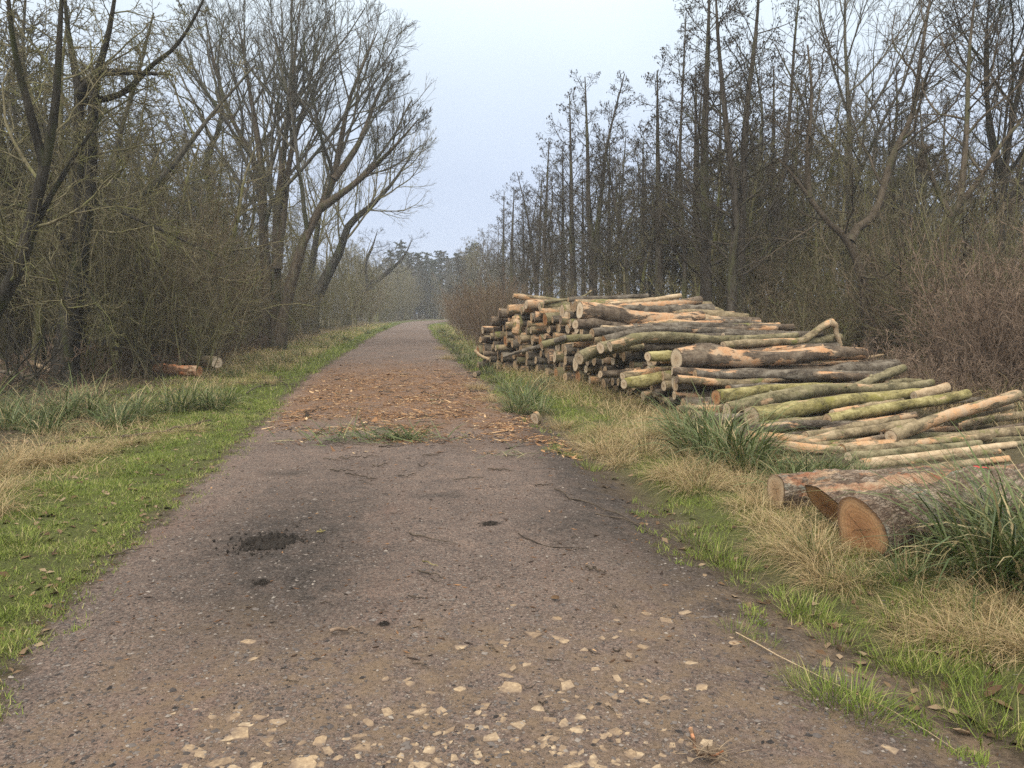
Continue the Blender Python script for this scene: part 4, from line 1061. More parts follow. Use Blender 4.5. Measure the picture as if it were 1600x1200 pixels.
#  label, pixel polyline, (near Y, far Y), (left, right) thickness in px, bark, (left, right) cut
HERO = [
 ('thin bare pole poking out left at the very top of the far end', [(802, 462), (850, 468), (930, 474)], (20.2, 20.6), (9, 7), 'tan', (0, 0)),
 ('orange-barked log lying on top of the far end, under the thin pole', [(822, 476), (880, 475), (965, 474)], (19.4, 20.2), (15, 12), 'peel', (0, 1)),
 ('crooked thin branch curling up above the top row of the pile', [(850, 472), (895, 467), (912, 463), (925, 454)], (18.4, 18.8), (6, 3), 'olive', (0, 0)),
 ('straight grey pole along the top ridge of the pile', [(888, 468), (950, 466), (1012, 463)], (17.4, 18.0), (8, 8), 'grey', (1, 0)),
 ('pale peeled pole slanting up at the top of the pile', [(952, 477), (1010, 470), (1063, 462)], (16.6, 17.4), (10, 8), 'bare', (0, 0)),
 ('peeled log with a ragged pale end at the top right of the pile', [(955, 482), (1040, 477), (1094, 469)], (16.2, 17.2), (14, 13), 'peel', (0, 0)),
 ('dark grey log with a clean end, upper right of the tall part of the pile', [(970, 486), (1040, 486), (1111, 484)], (15.8, 16.6), (18, 19), 'grey', (1, 1)),
 ('big kinked dark log overhanging the front at the top of the pile', [(906, 485), (950, 490), (990, 497), (1030, 501), (1066, 499), (1098, 493)], (14.9, 15.8), (28, 16), 'peel', (0, 0)),
 ('split pale wedge of wood beside the kinked dark log', [(1098, 497), (1130, 503), (1140, 505)], (15.8, 16.1), (11, 6), 'bare', (0, 0)),
 ('short brown log butt sticking out behind the right side of the top rows', [(1095, 486), (1128, 489)], (17.0, 17.2), (11, 11), 'tan', (0, 0)),
 ('orange-tan log with a round pale end beneath the big kinked log', [(899, 507), (940, 508), (1000, 514)], (14.6, 15.4), (17, 14), 'peel', (0, 1)),
 ('white-streaked stripped pole beneath the big kinked log', [(940, 511), (985, 514), (1050, 517)], (14.4, 15.0), (6, 6), 'bare', (0, 0)),
 ('dark mossy log running along under the kinked log', [(926, 520), (1000, 513), (1080, 509), (1165, 511)], (14.2, 15.1), (15, 10), 'grey', (1, 1)),
 ('dark brown bowed log just above the long arched olive log', [(944, 532), (985, 521), (1040, 515), (1100, 517), (1165, 521)], (13.8, 14.8), (14, 11), 'grey', (2, 1)),
 ('long arched olive log across the middle of the pile', [(953, 541), (985, 532), (1020, 526), (1060, 527), (1110, 531), (1170, 530), (1245, 525)], (13.3, 14.4), (18, 11), 'olive', (0, 0)),
 ('short greenish log end just left of the arched olive log', [(938, 543), (965, 541), (1000, 540)], (13.5, 14.0), (20, 16), 'olive', (0, 1)),
 ('thin pale pole lying on the right shoulder of the pile', [(1110, 511), (1160, 509), (1217, 508)], (14.9, 15.5), (8, 8), 'tan', (0, 0)),
 ('dark thin pole under the pale pole on the right shoulder', [(1100, 517), (1160, 514), (1214, 513)], (14.5, 15.1), (9, 8), 'peel', (0, 1)),
 ('grey-tan pole above the crooked yellowish log', [(1130, 524), (1180, 521), (1230, 521)], (14.1, 14.8), (10, 8), 'grey', (0, 0)),
 ('crooked yellowish log with its forked end kicked up at the right', [(1130, 540), (1190, 536), (1245, 534), (1262, 528), (1282, 513), (1300, 503)], (13.4, 14.3), (15, 13), 'tan', (0, 0)),
 ('hooked pale stub at the kicked-up end of the crooked log', [(1296, 503), (1305, 508), (1307, 521), (1314, 540)], (14.2, 14.3), (10, 5), 'bare', (0, 0)),
 ('olive log end beneath the kicked-up crooked end', [(1225, 541), (1270, 535), (1311, 528)], (13.9, 14.5), (15, 15), 'olive', (0, 0)),
 ('short dark log end under the olive one at the right', [(1220, 547), (1265, 543), (1308, 541)], (13.7, 14.2), (11, 11), 'grey', (1, 1)),
 ('massive peeling dark log with a broken pale knot, front of the pile', [(1057, 561), (1110, 560), (1165, 562), (1220, 560), (1280, 553), (1350, 553)], (12.5, 13.6), (35, 20), 'peel', (0, 0)),
 ('thin orange-flecked log between the two biggest logs of the pile', [(1064, 578), (1150, 577), (1250, 574), (1352, 566)], (12.9, 13.9), (11, 9), 'peel', (0, 0)),
 ('massive grey-olive log, lowest of the two biggest in the pile', [(1058, 601), (1110, 597), (1180, 592), (1250, 590), (1330, 582), (1399, 573)], (12.2, 13.4), (36, 27), 'grey', (0, 1)),
 ('pale sliver of split wood jutting right behind the biggest logs', [(1335, 562), (1360, 558), (1380, 554)], (14.0, 14.2), (7, 3), 'bare', (0, 0)),
 ('lichen-flecked stick leaning up against the biggest lower log', [(1336, 606), (1370, 591), (1412, 575)], (11.3, 12.2), (14, 13), 'olive', (1, 1)),
 ('short olive log butt right of the leaning stick', [(1385, 601), (1415, 597), (1437, 597)], (11.8, 12.1), (14, 10), 'olive', (0, 0)),
 ('mottled short log beneath the lower of the biggest logs', [(1138, 607), (1180, 604), (1235, 603)], (11.7, 12.3), (12, 9), 'grey', (2, 1)),
 ('yellow-olive log with an orange sawn end above the grass', [(1119, 621), (1180, 612), (1240, 606), (1300, 603)], (11.0, 12.0), (21, 10), 'moss', (2, 0)),
 ('long grey log curving up at its right end, above the mossiest yellow log', [(1136, 640), (1190, 627), (1250, 615), (1310, 607), (1370, 608), (1420, 604), (1456, 598)], (10.4, 11.7), (25, 13), 'olive', (0, 0)),
 ('thick yellow mossy log with a round dark knot scar', [(1174, 652), (1230, 643), (1290, 632), (1340, 625), (1400, 618), (1440, 615)], (9.9, 11.1), (35, 17), 'moss', (0, 0)),
 ('pale split block at the right end of the thick mossy log', [(1428, 619), (1455, 612), (1480, 605)], (10.8, 11.0), (14, 15), 'bare', (0, 0)),
 ('bright green mossed log lying under the thick yellow one', [(1292, 656), (1345, 646), (1420, 632), (1470, 625), (1511, 616)], (9.7, 10.8), (20, 16), 'moss', (1, 1)),
 ('tan log half hidden beneath the thick mossy log', [(1300, 646), (1360, 636), (1410, 628)], (10.1, 10.6), (14, 12), 'tan', (0, 0)),
 ('brown shaded log at ground level under the mossy logs', [(1180, 672), (1230, 663), (1300, 658), (1360, 655)], (9.6, 10.4), (20, 14), 'tan', (1, 1)),
 ('slim grey-olive pole reaching right behind the thin logs', [(1400, 633), (1460, 629), (1535, 624)], (10.7, 11.3), (10, 8), 'grey', (0, 0)),
 ('peeled log running up to meet the long tan one', [(1246, 696), (1310, 680), (1370, 671), (1428, 660)], (8.9, 9.6), (19, 15), 'tan', (1, 0)),
 ('long tan log stretching up to the far right over the thin logs', [(1392, 683), (1440, 664), (1500, 644), (1550, 630), (1590, 618)], (8.9, 10.0), (21, 17), 'tan', (0, 0)),
 ('brown pole lying just under the long tan log', [(1470, 661), (1520, 648), (1580, 634)], (9.5, 10.2), (11, 12), 'tan', (0, 0)),
 ('half-stripped log at the right with an orange bare left end', [(1316, 702), (1370, 696), (1440, 694), (1520, 681), (1600, 673), (1690, 664)], (8.6, 9.9), (17, 14), 'tan', (2, 0)),
 ('short dark olive log in the shade between the tan and half-stripped logs', [(1395, 686), (1450, 680), (1520, 680)], (9.1, 9.6), (13, 9), 'olive', (1, 0)),
 ('yellowish log behind the grass tuft, low at the right', [(1325, 723), (1390, 718), (1470, 715), (1530, 710)], (8.2, 9.0), (18, 12), 'olive', (0, 0)),
 ('pale peeled log crossing the low yellowish one', [(1345, 731), (1430, 722), (1500, 709), (1585, 697)], (7.9, 8.9), (14, 12), 'bare', (0, 0)),
 ('thin pale pole lowest of the thin logs, behind the felled trunks', [(1330, 740), (1420, 733), (1560, 722)], (7.7, 8.6), (11, 9), 'tan', (0, 0)),
 ('yellow-green pole behind the pale peeled log', [(1480, 722), (1540, 715), (1600, 708)], (8.5, 9.1), (10, 9), 'olive', (0, 0)),
 ('tan log end poking out of the grass left of the thin logs', [(1188, 712), (1215, 707), (1300, 698), (1340, 696)], (8.5, 9.3), (17, 13), 'tan', (0, 0)),
 ('small brown log end above the tan one in the grass', [(1178, 692), (1220, 684), (1290, 676)], (9.2, 9.8), (14, 11), 'grey', (1, 0)),
 ('thin peeled pole between the long tan log and the half-stripped one', [(1335, 692), (1420, 677), (1500, 668)], (9.0, 9.8), (11, 9), 'peel', (0, 0)),
 ('thin tan pole just above the yellowish log behind the grass tuft', [(1258, 712), (1330, 706), (1425, 702)], (8.6, 9.4), (12, 9), 'tan', (0, 0)),
 ('olive pole running out of the photo at the right, above the pale peeled log', [(1430, 706), (1520, 694), (1610, 688)], (8.8, 9.5), (11, 10), 'olive', (0, 0)),
 ('dark pole in the shade under the bright green mossed log', [(1286, 673), (1350, 662), (1430, 648)], (9.5, 10.2), (13, 10), 'peel', (1, 0)),
 ('brown pole low behind the long tan log, near the right edge', [(1480, 668), (1550, 655), (1625, 645)], (9.9, 10.6), (12, 10), 'tan', (0, 0)),
 ('tan pole lowest at the right, just behind the rough felled logs', [(1400, 746), (1480, 738), (1575, 729)], (7.4, 8.1), (12, 10), 'tan', (0, 0)),
 ('tan log tucked above the thin peeled pole in the low part', [(1258, 682), (1330, 669), (1402, 655)], (9.2, 9.9), (15, 12), 'tan', (0, 0)),
 ('peeling pole slanting out to the right edge under the long tan log', [(1440, 692), (1530, 677), (1625, 660)], (9.0, 9.8), (12, 10), 'peel', (0, 0)),
 ('yellowish log low in the shade left of the bright green mossed log', [(1206, 670), (1270, 661), (1335, 650)], (9.7, 10.3), (18, 15), 'moss', (0, 0)),
 ('twisted bare branch propped slantwise against the front of the far half', [(786, 558), (820, 547), (845, 541), (885, 527)], (15.6, 15.6), (4, 10), 'grey', (1, 0)),
 ('lichen-blotched log end sticking out left in the middle of the front', [(846, 540), (885, 530), (930, 527)], (15.5, 16.0), (12, 11), 'olive', (1, 0)),
 ('greenish log with a big pale oval end jutting towards the track', [(905, 560), (925, 550), (975, 540)], (13.8, 14.6), (19, 17), 'olive', (0, 1)),
 ('tall upright torn stump of pale wood in the front of the far end', [(806, 522), (809, 508), (808, 494)], (18.6, 18.7), (15, 13), 'tan', (0, 0)),
 ('pale yellow log end sticking out just left of the massive logs', [(1012, 557), (1040, 557), (1090, 560)], (12.7, 13.2), (17, 15), 'moss', (0, 0)),
 ('pale splintered log sticking out low in the front face', [(938, 585), (962, 584), (1000, 579)], (13.4, 13.9), (12, 10), 'peel', (0, 0)),
 ('tan log end low in the front face left of the massive logs', [(975, 600), (1010, 594), (1055, 588)], (12.4, 13.0), (18, 16), 'moss', (0, 0)),
 ('slim tan log end above the low tan one in the front face', [(973, 588), (1010, 582), (1050, 578)], (12.6, 13.2), (12, 11), 'tan', (0, 0)),
 ('thin curved branch lying on the verge at the far foot of the pile', [(742, 548), (752, 556), (765, 562)], (19.8, 19.4), (4, 4), 'bare', (0, 0)),
]
hero_ends = []
for (lab, pts, (ya, yb), (wa, wb), style, cut) in HERO:
    n = len(pts)
    d = np.concatenate([[0], np.cumsum([math.hypot(pts[i + 1][0] - pts[i][0], pts[i + 1][1] - pts[i][1]) for i in range(n - 1)])]); d /= d[-1]
    w3 = np.array([P(a, b, ya + (yb - ya) * d[i]) for i, (a, b) in enumerate(pts)])
    ra, rb = 0.5 * wa * ya / FOC, 0.5 * wb * yb / FOC
    # keep clear of the soil
    w3[:, 2] = np.maximum(w3[:, 2], gh(w3[:, 0], w3[:, 1]) + min(ra, rb) * 0.7)
    make_log('log', w3, ra, rb, style, lab, GP, NR, seg=18, sides=14, cut=cut, rough=0.05, knots=5, stubs=int(NR.choice([0, 0, 1, 2])) if wa > 9 else 0)
    hero_ends.append((w3[0], ra))

# the rest of the pile: front ends packed row over row
STY = ['grey', 'peel', 'tan', 'olive', 'peel', 'grey', 'tan', 'grey']
WORD = {'grey': 'dark grey', 'peel': 'peeling', 'tan': 'tan', 'olive': 'olive', 'moss': 'yellowish', 'bare': 'stripped'}
protos = {}
def proto_log(style, ri, k):
    key = (style, ri, k)
    if key not in protos:
        r = (0.058, 0.078, 0.102, 0.132)[ri]
        ln = NR.uniform(2.6, 3.5)
        pts = np.array([(0, 0, 0), (ln * 0.35, NR.normal(0, 0.05), NR.normal(0, 0.05)), (ln * 0.7, NR.normal(0, 0.06), NR.normal(0, 0.06)), (ln, 0, 0)])
        o = make_log('log', pts, r * NR.uniform(0.95, 1.1), r * NR.uniform(0.7, 0.9), style, None, GP, NR, 12, 12, (int(NR.choice([0, 0, 1, 1, 2, 3])), 1), 0.04, 2)
        protos[key] = [o, 0]
    return protos[key]
placed = []
def infill(y, z, r_i):
    r = (0.058, 0.078, 0.102, 0.132)[r_i]
    x = float(front_x(y)) + NR.uniform(-0.18, 0.30)
    e_ = np.array([x, y, z])
    for q, rq in hero_ends:
        if np.linalg.norm((q - e_)[1:]) < (r + rq) * 0.72 and abs(q[0] - x) < 1.2: return
    style = STY[NR.integers(0, len(STY))]
    pr = proto_log(style, r_i, int(NR.integers(0, 2)))
    ang = math.atan2(U[1], U[0]) + NR.normal(0, 0.07)
    pitch = NR.normal(0, 0.025)
    hfrac = z / max(float(front_h(y)), 0.2)
    tier = 'bottom row' if z < 0.22 else 'lower rows' if hfrac < 0.34 else 'middle rows' if hfrac < 0.56 else 'upper rows' if hfrac < 0.78 else 'topmost rows'
    zone = 'low near end of the pile' if y < 11.6 else 'just left of the massive logs' if y < 12.8 else 'left end of the arched olive log' if y < 14.0 else 'beneath the big kinked log' if y < 15.2 else 'beside the lichen-blotched log end' if y < 16.6 else 'before the torn upright stump' if y < 18 else 'behind the torn upright stump' if y < 19.5 else 'far end of the pile' if y < 21 else 'last tail of the pile'
    size = ('slim', 'medium', 'stout', 'thick')[r_i]
    nb_ = ['dark neighbours', 'pale neighbours']
    lab = uniq(['%s %s log in the %s, %s' % (size, WORD[style], tier, zone)] +
               ['%s %s log in the %s of the %s, %s a %s one' % (size, WORD[style], tier, zone, q_, w_) for q_ in ('beside', 'above') for w_ in ('dark', 'pale')][:0] +
               ['%s %s log in the %s, %s' % (size, WORD[style], tier, zone)])
    if pr[1] == 0:
        o = pr[0]; pr[1] = 1
        o['label'] = lab
    else:
        o = dup(pr[0], (0, 0, 0), 0, 1, lab, GP)
    o.rotation_mode = 'XYZ'
    o.location = e_
    o.rotation_euler = (0, -pitch, ang)
    placed.append((e_, r))
y = 8.2
while y < 22.6:
    z = 0.09
    h = float(front_h(y))
    big = 1 if y < 11 else 2
    while z < (0.16 if y < 11.6 else h - 0.17):
        r_i = int(NR.choice([0, 0, 1] if y < 11.6 else [0, 1, 1, 2] if y < 15 else [1, 2, 2, 3]))
        r = (0.058, 0.078, 0.102, 0.132)[r_i]
        g = float(gh(front_x(y), y))
        infill(y + NR.uniform(-0.05, 0.05), g + z + r * 0.5, r_i)
        z += r * 2.0
    y += 0.275 if y > 15 else 0.225
print('infill logs', len(placed))

# the three felled trunks nearest the camera
def trunk_log(lab, pts, r0, r1, cut, slant=0.0):
    pts = np.array(pts, float)
    return make_log('felled_log', pts, r0, r1, 'rough', lab, 'felled trunks at the near end of the pile', NR, seg=70, sides=56, cut=cut, rough=0.045, knots=5, cat='log', slant=slant)
a = G(1212, 786, 0.06); a[2] = 0.16
trunk_log('felled trunk with a tan sawn end, rear left of the three rough-barked trunks', [a, a + np.array([0.75, 0.2, 0.0]), a + np.array([1.7, 0.42, 0.0])], 0.128, 0.115, (1, 1))
b = G(1292, 824, 0.04); b[2] = 0.195
t2 = trunk_log('rough-barked felled trunk lying between the two others, red paint mark near its far end', [b, b + np.array([0.8, 0.27, 0.03]), b + np.array([1.9, 0.62, 0.04])], 0.162, 0.15, (4, 4), 0.75)
c = G(1345, 868, 0.03); c[2] = 0.185
trunk_log('thickest felled trunk with a cracked sawn end facing the track, nearest the camera', [c, c + np.array([0.75, 0.40, 0.015]), c + np.array([1.75, 0.92, 0.03])], 0.20, 0.185, (4, 4), 0.16)
# red paint dab
k = M('red_paint', 0.6); k.color((0.52, 0.045, 0.04))
mw = t2.matrix_world.copy()
pp = P(1512, 744, 6.5)
loc = mw.inverted() @ Vector(pp)
n = 11
th = np.linspace(-0.55, 0.35, 6)
xs_ = np.linspace(-0.05, 0.06, 6)
V = []
for i, xx in enumerate(xs_):
    for j, tt in enumerate(th):
        rr_ = 0.176 + 0.004 * math.sin(i * 2.1 + j)
        V.append((1.38 + xx + 0.012 * math.sin(j * 2.3), -rr_ * math.sin(tt + 0.25), rr_ * math.cos(tt + 0.25)))
F = np.array([(i * 6 + j, i * 6 + j + 1, (i + 1) * 6 + j + 1, (i + 1) * 6 + j) for i in range(5) for j in range(5)])
link('red_paint_mark', mesh_np('red_paint_mark', np.array(V), [F], [k.m], True), t2)

# logs and pieces away from the pile
def lone(lab, pts, r0, r1, style, cut, name='log', **kw):
    return make_log(name, np.array(pts), r0, r1, style, lab, None, NR, seg=12, sides=14, cut=cut, rough=0.03, knots=2, **kw)
def gp(px, py, r=0.0):
    q = G(px, py, 0.02); q[2] = float(gh(q[0], q[1])) + r
    return q
lone('cut log with a pale sawn end lying on the left verge below the trees', [gp(340, 587, 0.30), gp(305, 583, 0.27), gp(272, 580, 0.24)], 0.15, 0.13, 'tan', (0, 0))
lone('orange-ended cut log lying in front of the pale-ended one on the left verge', [gp(312, 594, 0.19), gp(285, 593, 0.18), gp(245, 590, 0.17)], 0.12, 0.12, 'orange', (2, 2))
lone('white birch trunk lying fallen among twigs at the far left', [gp(-40, 575, 0.45), gp(10, 585, 0.42), gp(50, 592, 0.34), gp(100, 600, 0.22)], 0.07, 0.05, 'bare', (3, 3), name='fallen_log', cat='log')
lone('dark fallen trunk under the white birch at the far left', [gp(-60, 598, 0.22), gp(0, 600, 0.24), gp(60, 600, 0.15)], 0.10, 0.06, 'grey', (3, 3), name='fallen_log', cat='log')
lone('broken snag of dead wood standing among the stems at the far left', [gp(52, 572, 0.0) + np.array([0, 0, 0.2]), gp(52, 572, 0.9), gp(62, 572, 1.15), gp(80, 572, 1.2)], 0.10, 0.04, 'grey', (3, 3), name='broken_snag', cat='snag')
a = gp(838, 655, 0.09)
lone('thin round slice of pale wood standing on the verge before the pile', [a + np.array([-0.02, -0.03, 0.0]), a + np.array([0.02, 0.0, 0.012])], 0.088, 0.085, 'tan', (0, 0), name='wood_slice', cat='wood')
a = gp(742, 586, 0.07)
lone('short pale offcut block on the right edge of the track', [a, a + np.array([0.10, 0.10, 0.03])], 0.07, 0.07, 'grey', (0, 0), name='wood_offcut', cat='wood')
lone('low sawn pale stump at the foot of the mossy leaning tree', [gp(487, 526, 0.0), gp(487, 526, 0.22)], 0.30, 0.26, 'grey', (0, 0), name='tree_stump', cat='stump')
# ------------------------------------------------------------------ grass and small plants
VR = np.random.default_rng(123)
def blades(pos, length, width, az, lean, curve, nseg=3, rng=VR, twist=0.6, flat=0.0):
    n = len(pos)
    s = np.linspace(0, 1, nseg + 1)
    phi = lean[:, None] + curve[:, None] * s[None]
    dl = (length / nseg)[:, None]
    hx = np.concatenate([np.zeros((n, 1)), np.cumsum(np.sin(phi[:, :-1]) * dl, 1)], 1)
    hz = np.concatenate([np.zeros((n, 1)), np.cumsum(np.cos(phi[:, :-1]) * dl, 1)], 1)
    hz = np.maximum(hz, -0.01 + flat) if flat is not None else hz
    ca, sa = np.cos(az)[:, None], np.sin(az)[:, None]
    C = np.stack([pos[:, 0:1] + hx * ca, pos[:, 1:2] + hx * sa, pos[:, 2:3] + hz], -1)
    wa = az + PI / 2 + rng.normal(0, twist, n)
    W = np.stack([np.cos(wa), np.sin(wa), rng.normal(0, 0.25, n)], -1)[:, None, :] * (width[:, None] * (1 - s[None] ** 1.6) * 0.5)[..., None]
    Lv = C[:, :-1] - W[:, :-1]; Rv = C[:, :-1] + W[:, :-1]; tip = C[:, -1:]
    V = np.concatenate([Lv, Rv, tip], 1)                  # per blade: nseg left, nseg right, 1 tip
    m = 2 * nseg + 1
    o = (np.arange(n) * m)[:, None]
    q = np.concatenate([o + np.array([[i, nseg + i, nseg + i + 1, i + 1]]) for i in range(nseg - 1)], 0) if nseg > 1 else np.zeros((0, 4), int)
    t = o + np.array([[nseg - 1, 2 * nseg - 1, 2 * nseg]])
    return V.reshape(-1, 3), q, t, m

def blade_mesh(name, mat, parts):
    vs, qs, ts, tint, n0 = [], [], [], [], 0
    for (V, q, t, m), tn in parts:
        vs.append(V); qs.append(q + n0); ts.append(t + n0); tint.append(np.repeat(tn, m)); n0 += len(V)
    return mesh_np(name, np.concatenate(vs), [x for x in (np.concatenate(qs), np.concatenate(ts)) if len(x)], [mat], True, {'tint': np.concatenate(tint)})

def scatter(side, n, ya, yb, da, db, keep=None, power=1.0, rng=VR):
    """n points in a verge: y thinning out with distance, d metres from the track edge."""
    u = rng.random(n)
    y = np.exp(np.log(ya) + (np.log(yb) - np.log(ya)) * u) if power == 1.0 else (ya ** (1 - power) + (yb ** (1 - power) - ya ** (1 - power)) * u) ** (1 / (1 - power))
    d = rng.uniform(da, db, n)
    x = xl(y) - d if side < 0 else xr(y) + d
    if keep is not None:
        k = keep(x, y, d) > rng.random(n)
        x, y, d = x[k], y[k], d[k]
    return np.stack([x, y, gh(x, y) - 0.005], -1), d

def turf(name, mat, pts, ln, wd, lean=0.5, curve=0.9, nseg=2, tint=(0.5, 0.18), grow_far=True, rng=VR):
    n = len(pts)
    k = 1.0 + (np.clip(pts[:, 1], 6, 60) / 6 - 1) * 0.45 if grow_far else 1.0
    length = np.abs(rng.normal(ln, ln * 0.35, n)) * np.minimum(k, 2.0) + ln * 0.2
    width = np.abs(rng.normal(wd, wd * 0.25, n)) * k
    tn = np.clip(rng.normal(tint[0], tint[1], n) + 0.16 * wav(pts[:, 0], pts[:, 1], 0.5, 1) + 0.1 * wav(pts[:, 0], pts[:, 1], 0.15, 2), 0, 1)
    return blades(pts, length, width, rng.uniform(0, 6.28, n), np.abs(rng.normal(lean, 0.3, n)), np.abs(rng.normal(curve, 0.5, n)), nseg, rng), tn

# short bright grass on both verges
def left_keep(x, y, d):
    bare = sstep(-0.40, 0.25, 0.7 * wav(x, y, 0.45, 4) + 0.6 * wav(x, y, 0.15, 1))
    return (0.15 + 0.85 * bare) * np.clip(sstep(-0.12, 0.22, d + 0.22 * wav(x, y, 0.5, 1)) * sstep(1.9, 0.9, d + 0.5 * wav(x, y, 1.3, 2)) + 0.25, 0, 1) * sstep(-0.25, 0.12, d + 0.2 * wav(x, y, 0.35, 3)) * (wav(x, y, 0.3, 2) > -0.62)
def right_keep(x, y, d):
    w = 0.8 * wav(x, y, 0.4, 3) + 0.5 * wav(x, y, 0.14, 1)
    return sstep(0.05, 0.4, w + 0.85 * np.exp(-((d - 0.88) / 0.28) ** 2) - 0.34 + 0.55 * np.exp(-((d - 0.10) / 0.12) ** 2) * (y < 5.0) + 0.12 * sstep(1.0, 1.4, d)) * sstep(-0.05, 0.05, d)
p1, _ = scatter(-1, 230000, 2.7, 14, -0.2, 2.2, left_keep)
p2, _ = scatter(-1, 26000, 13, 95, -0.15, 3.4, lambda x, y, d: sstep(-0.15, 0.3, d + 0.25 * wav(x, y, 1.0, 1)) * (0.35 + 0.65 * (wav(x, y, 1.8, 2) > -0.3)))
tag(link('short_grass', blade_mesh('short_grass', M_GREEN, [turf('', None, p1, 0.030, 0.0050, 0.85, 0.3, 1, tint=(0.5, 0.26)), turf('', None, p2, 0.05, 0.006, 0.5, 0.8)])), kind='stuff')
p3, _ = scatter(1, 62000, 2.4, 14, -0.1, 1.9, right_keep)
p4, _ = scatter(1, 22000, 13, 90, 0.0, 2.6, lambda x, y, d: sstep(0, 0.4, d + 0.3 * wav(x, y, 1.0, 1)) * (wav(x, y, 1.4, 2) > -0.35))
tag(link('verge_grass', blade_mesh('verge_grass', M_GREEN, [turf('', None, p3, 0.042, 0.0042, 0.55, 0.8), turf('', None, p4, 0.055, 0.006, 0.5, 0.8)])), kind='stuff')
# dry grass
def dryl(x, y, d): return sstep(0.5, 1.1, d + 0.45 * wav(x, y, 1.0, 2)) * sstep(0.05, 0.45, wav(x, y, 1.1, 3) + 0.55 * sstep(0.9, 1.6, d) * sstep(3.2, 2.2, d))
def dryr(x, y, d): return sstep(0.85, 1.25, d + 0.3 * wav(x, y, 0.8, 2)) * (0.4 + 0.6 * (wav(x, y, 0.8, 3) > -0.2)) * (d < 2.4 + 0 * x)
p5, _ = scatter(-1, 17000, 4.0, 30, 0.4, 4.2, dryl)
p6, _ = scatter(1, 30000, 3.0, 22, 0.5, 2.6, dryr)
p7, _ = scatter(-1, 12000, 20, 90, 0.8, 4.5, lambda x, y, d: 0.6 + 0 * x)
p8, _ = scatter(1, 9000, 22, 80, 0.6, 4.0, lambda x, y, d: 0.6 + 0 * x)
tag(link('dry_grass', blade_mesh('dry_grass', M_STRAW, [turf('', None, p, 0.16, 0.0038, 0.9, 1.3, 2, (0.5, 0.22)) for p in (p5, p6, p7, p8)])), kind='stuff')
# rough grass right of the pile, sparse stalks under the trees
xx = VR.uniform(4.6, 15, 16000); yy = VR.uniform(7.5, 20, 16000)
k = (xx > front_x(yy) + 3.4) & (xx / yy < 0.80); xx, yy = xx[k], yy[k]
p9 = np.stack([xx, yy, gh(xx, yy)], -1)
tag(link('rough_grass', blade_mesh('rough_grass', M_STRAW, [turf('', None, p9, 0.30, 0.005, 0.5, 1.2, 3, (0.45, 0.3))])), kind='stuff')
def stalks(n, f):
    x, y = f(n)
    p = np.stack([x, y, gh(x, y)], -1)
    return turf('', None, p, 0.42, 0.006, 0.35, 0.7, 3, (0.5, 0.25), False)
tag(link('dead_stalks', blade_mesh('dead_stalks', M_DEAD, [
    stalks(5500, lambda n: (VR.uniform(5, 15, n), VR.uniform(9, 24, n))),
    stalks(5500, lambda n: ((lambda y: (xl(y) - VR.uniform(3.2, 11, n), y))(VR.uniform(12, 40, n))))])), kind='stuff')
# fallen leaves
def leaf_mesh(pts, size, rng=VR):
    n = len(pts)
    a = rng.uniform(0, 6.28, n); l = np.abs(rng.normal(size, size * 0.3, n)); w = l * rng.uniform(0.4, 0.7, n)
    ux = np.stack([np.cos(a), np.sin(a), rng.normal(0, 0.25, n)], -1); uy = np.stack([-np.sin(a), np.cos(a), rng.normal(0, 0.3, n)], -1)
    up = np.array([0, 0, 1.0])
    c = pts + up * (0.006 + 0.012 * rng.random(n))[:, None]
    V = np.stack([c - ux * l[:, None], c + uy * w[:, None] + up * 0.3 * w[:, None], c + ux * l[:, None], c - uy * w[:, None] + up * 0.3 * w[:, None]], 1).reshape(-1, 3)
    o = (np.arange(n) * 4)[:, None]
    return V, np.concatenate([o + np.array([[0, 1, 2]]), o + np.array([[0, 2, 3]])])
pl_, _ = scatter(-1, 9000, 8, 45, 1.5, 9)
pr_, _ = scatter(1, 5000, 2.6, 30, 0.1, 6)
pl2_, _ = scatter(-1, 900, 3, 14, 0.0, 2.2)
lp = np.concatenate([pl_, pl2_, pr_[VR.random(len(pr_)) < 0.6]])
v, f = leaf_mesh(lp, 0.028)
tag(link('dead_leaves', mesh_np('dead_leaves', v, [f], [M_LEAF], False, {'tint': np.repeat(VR.random(len(lp)), 4)})), kind='stuff')

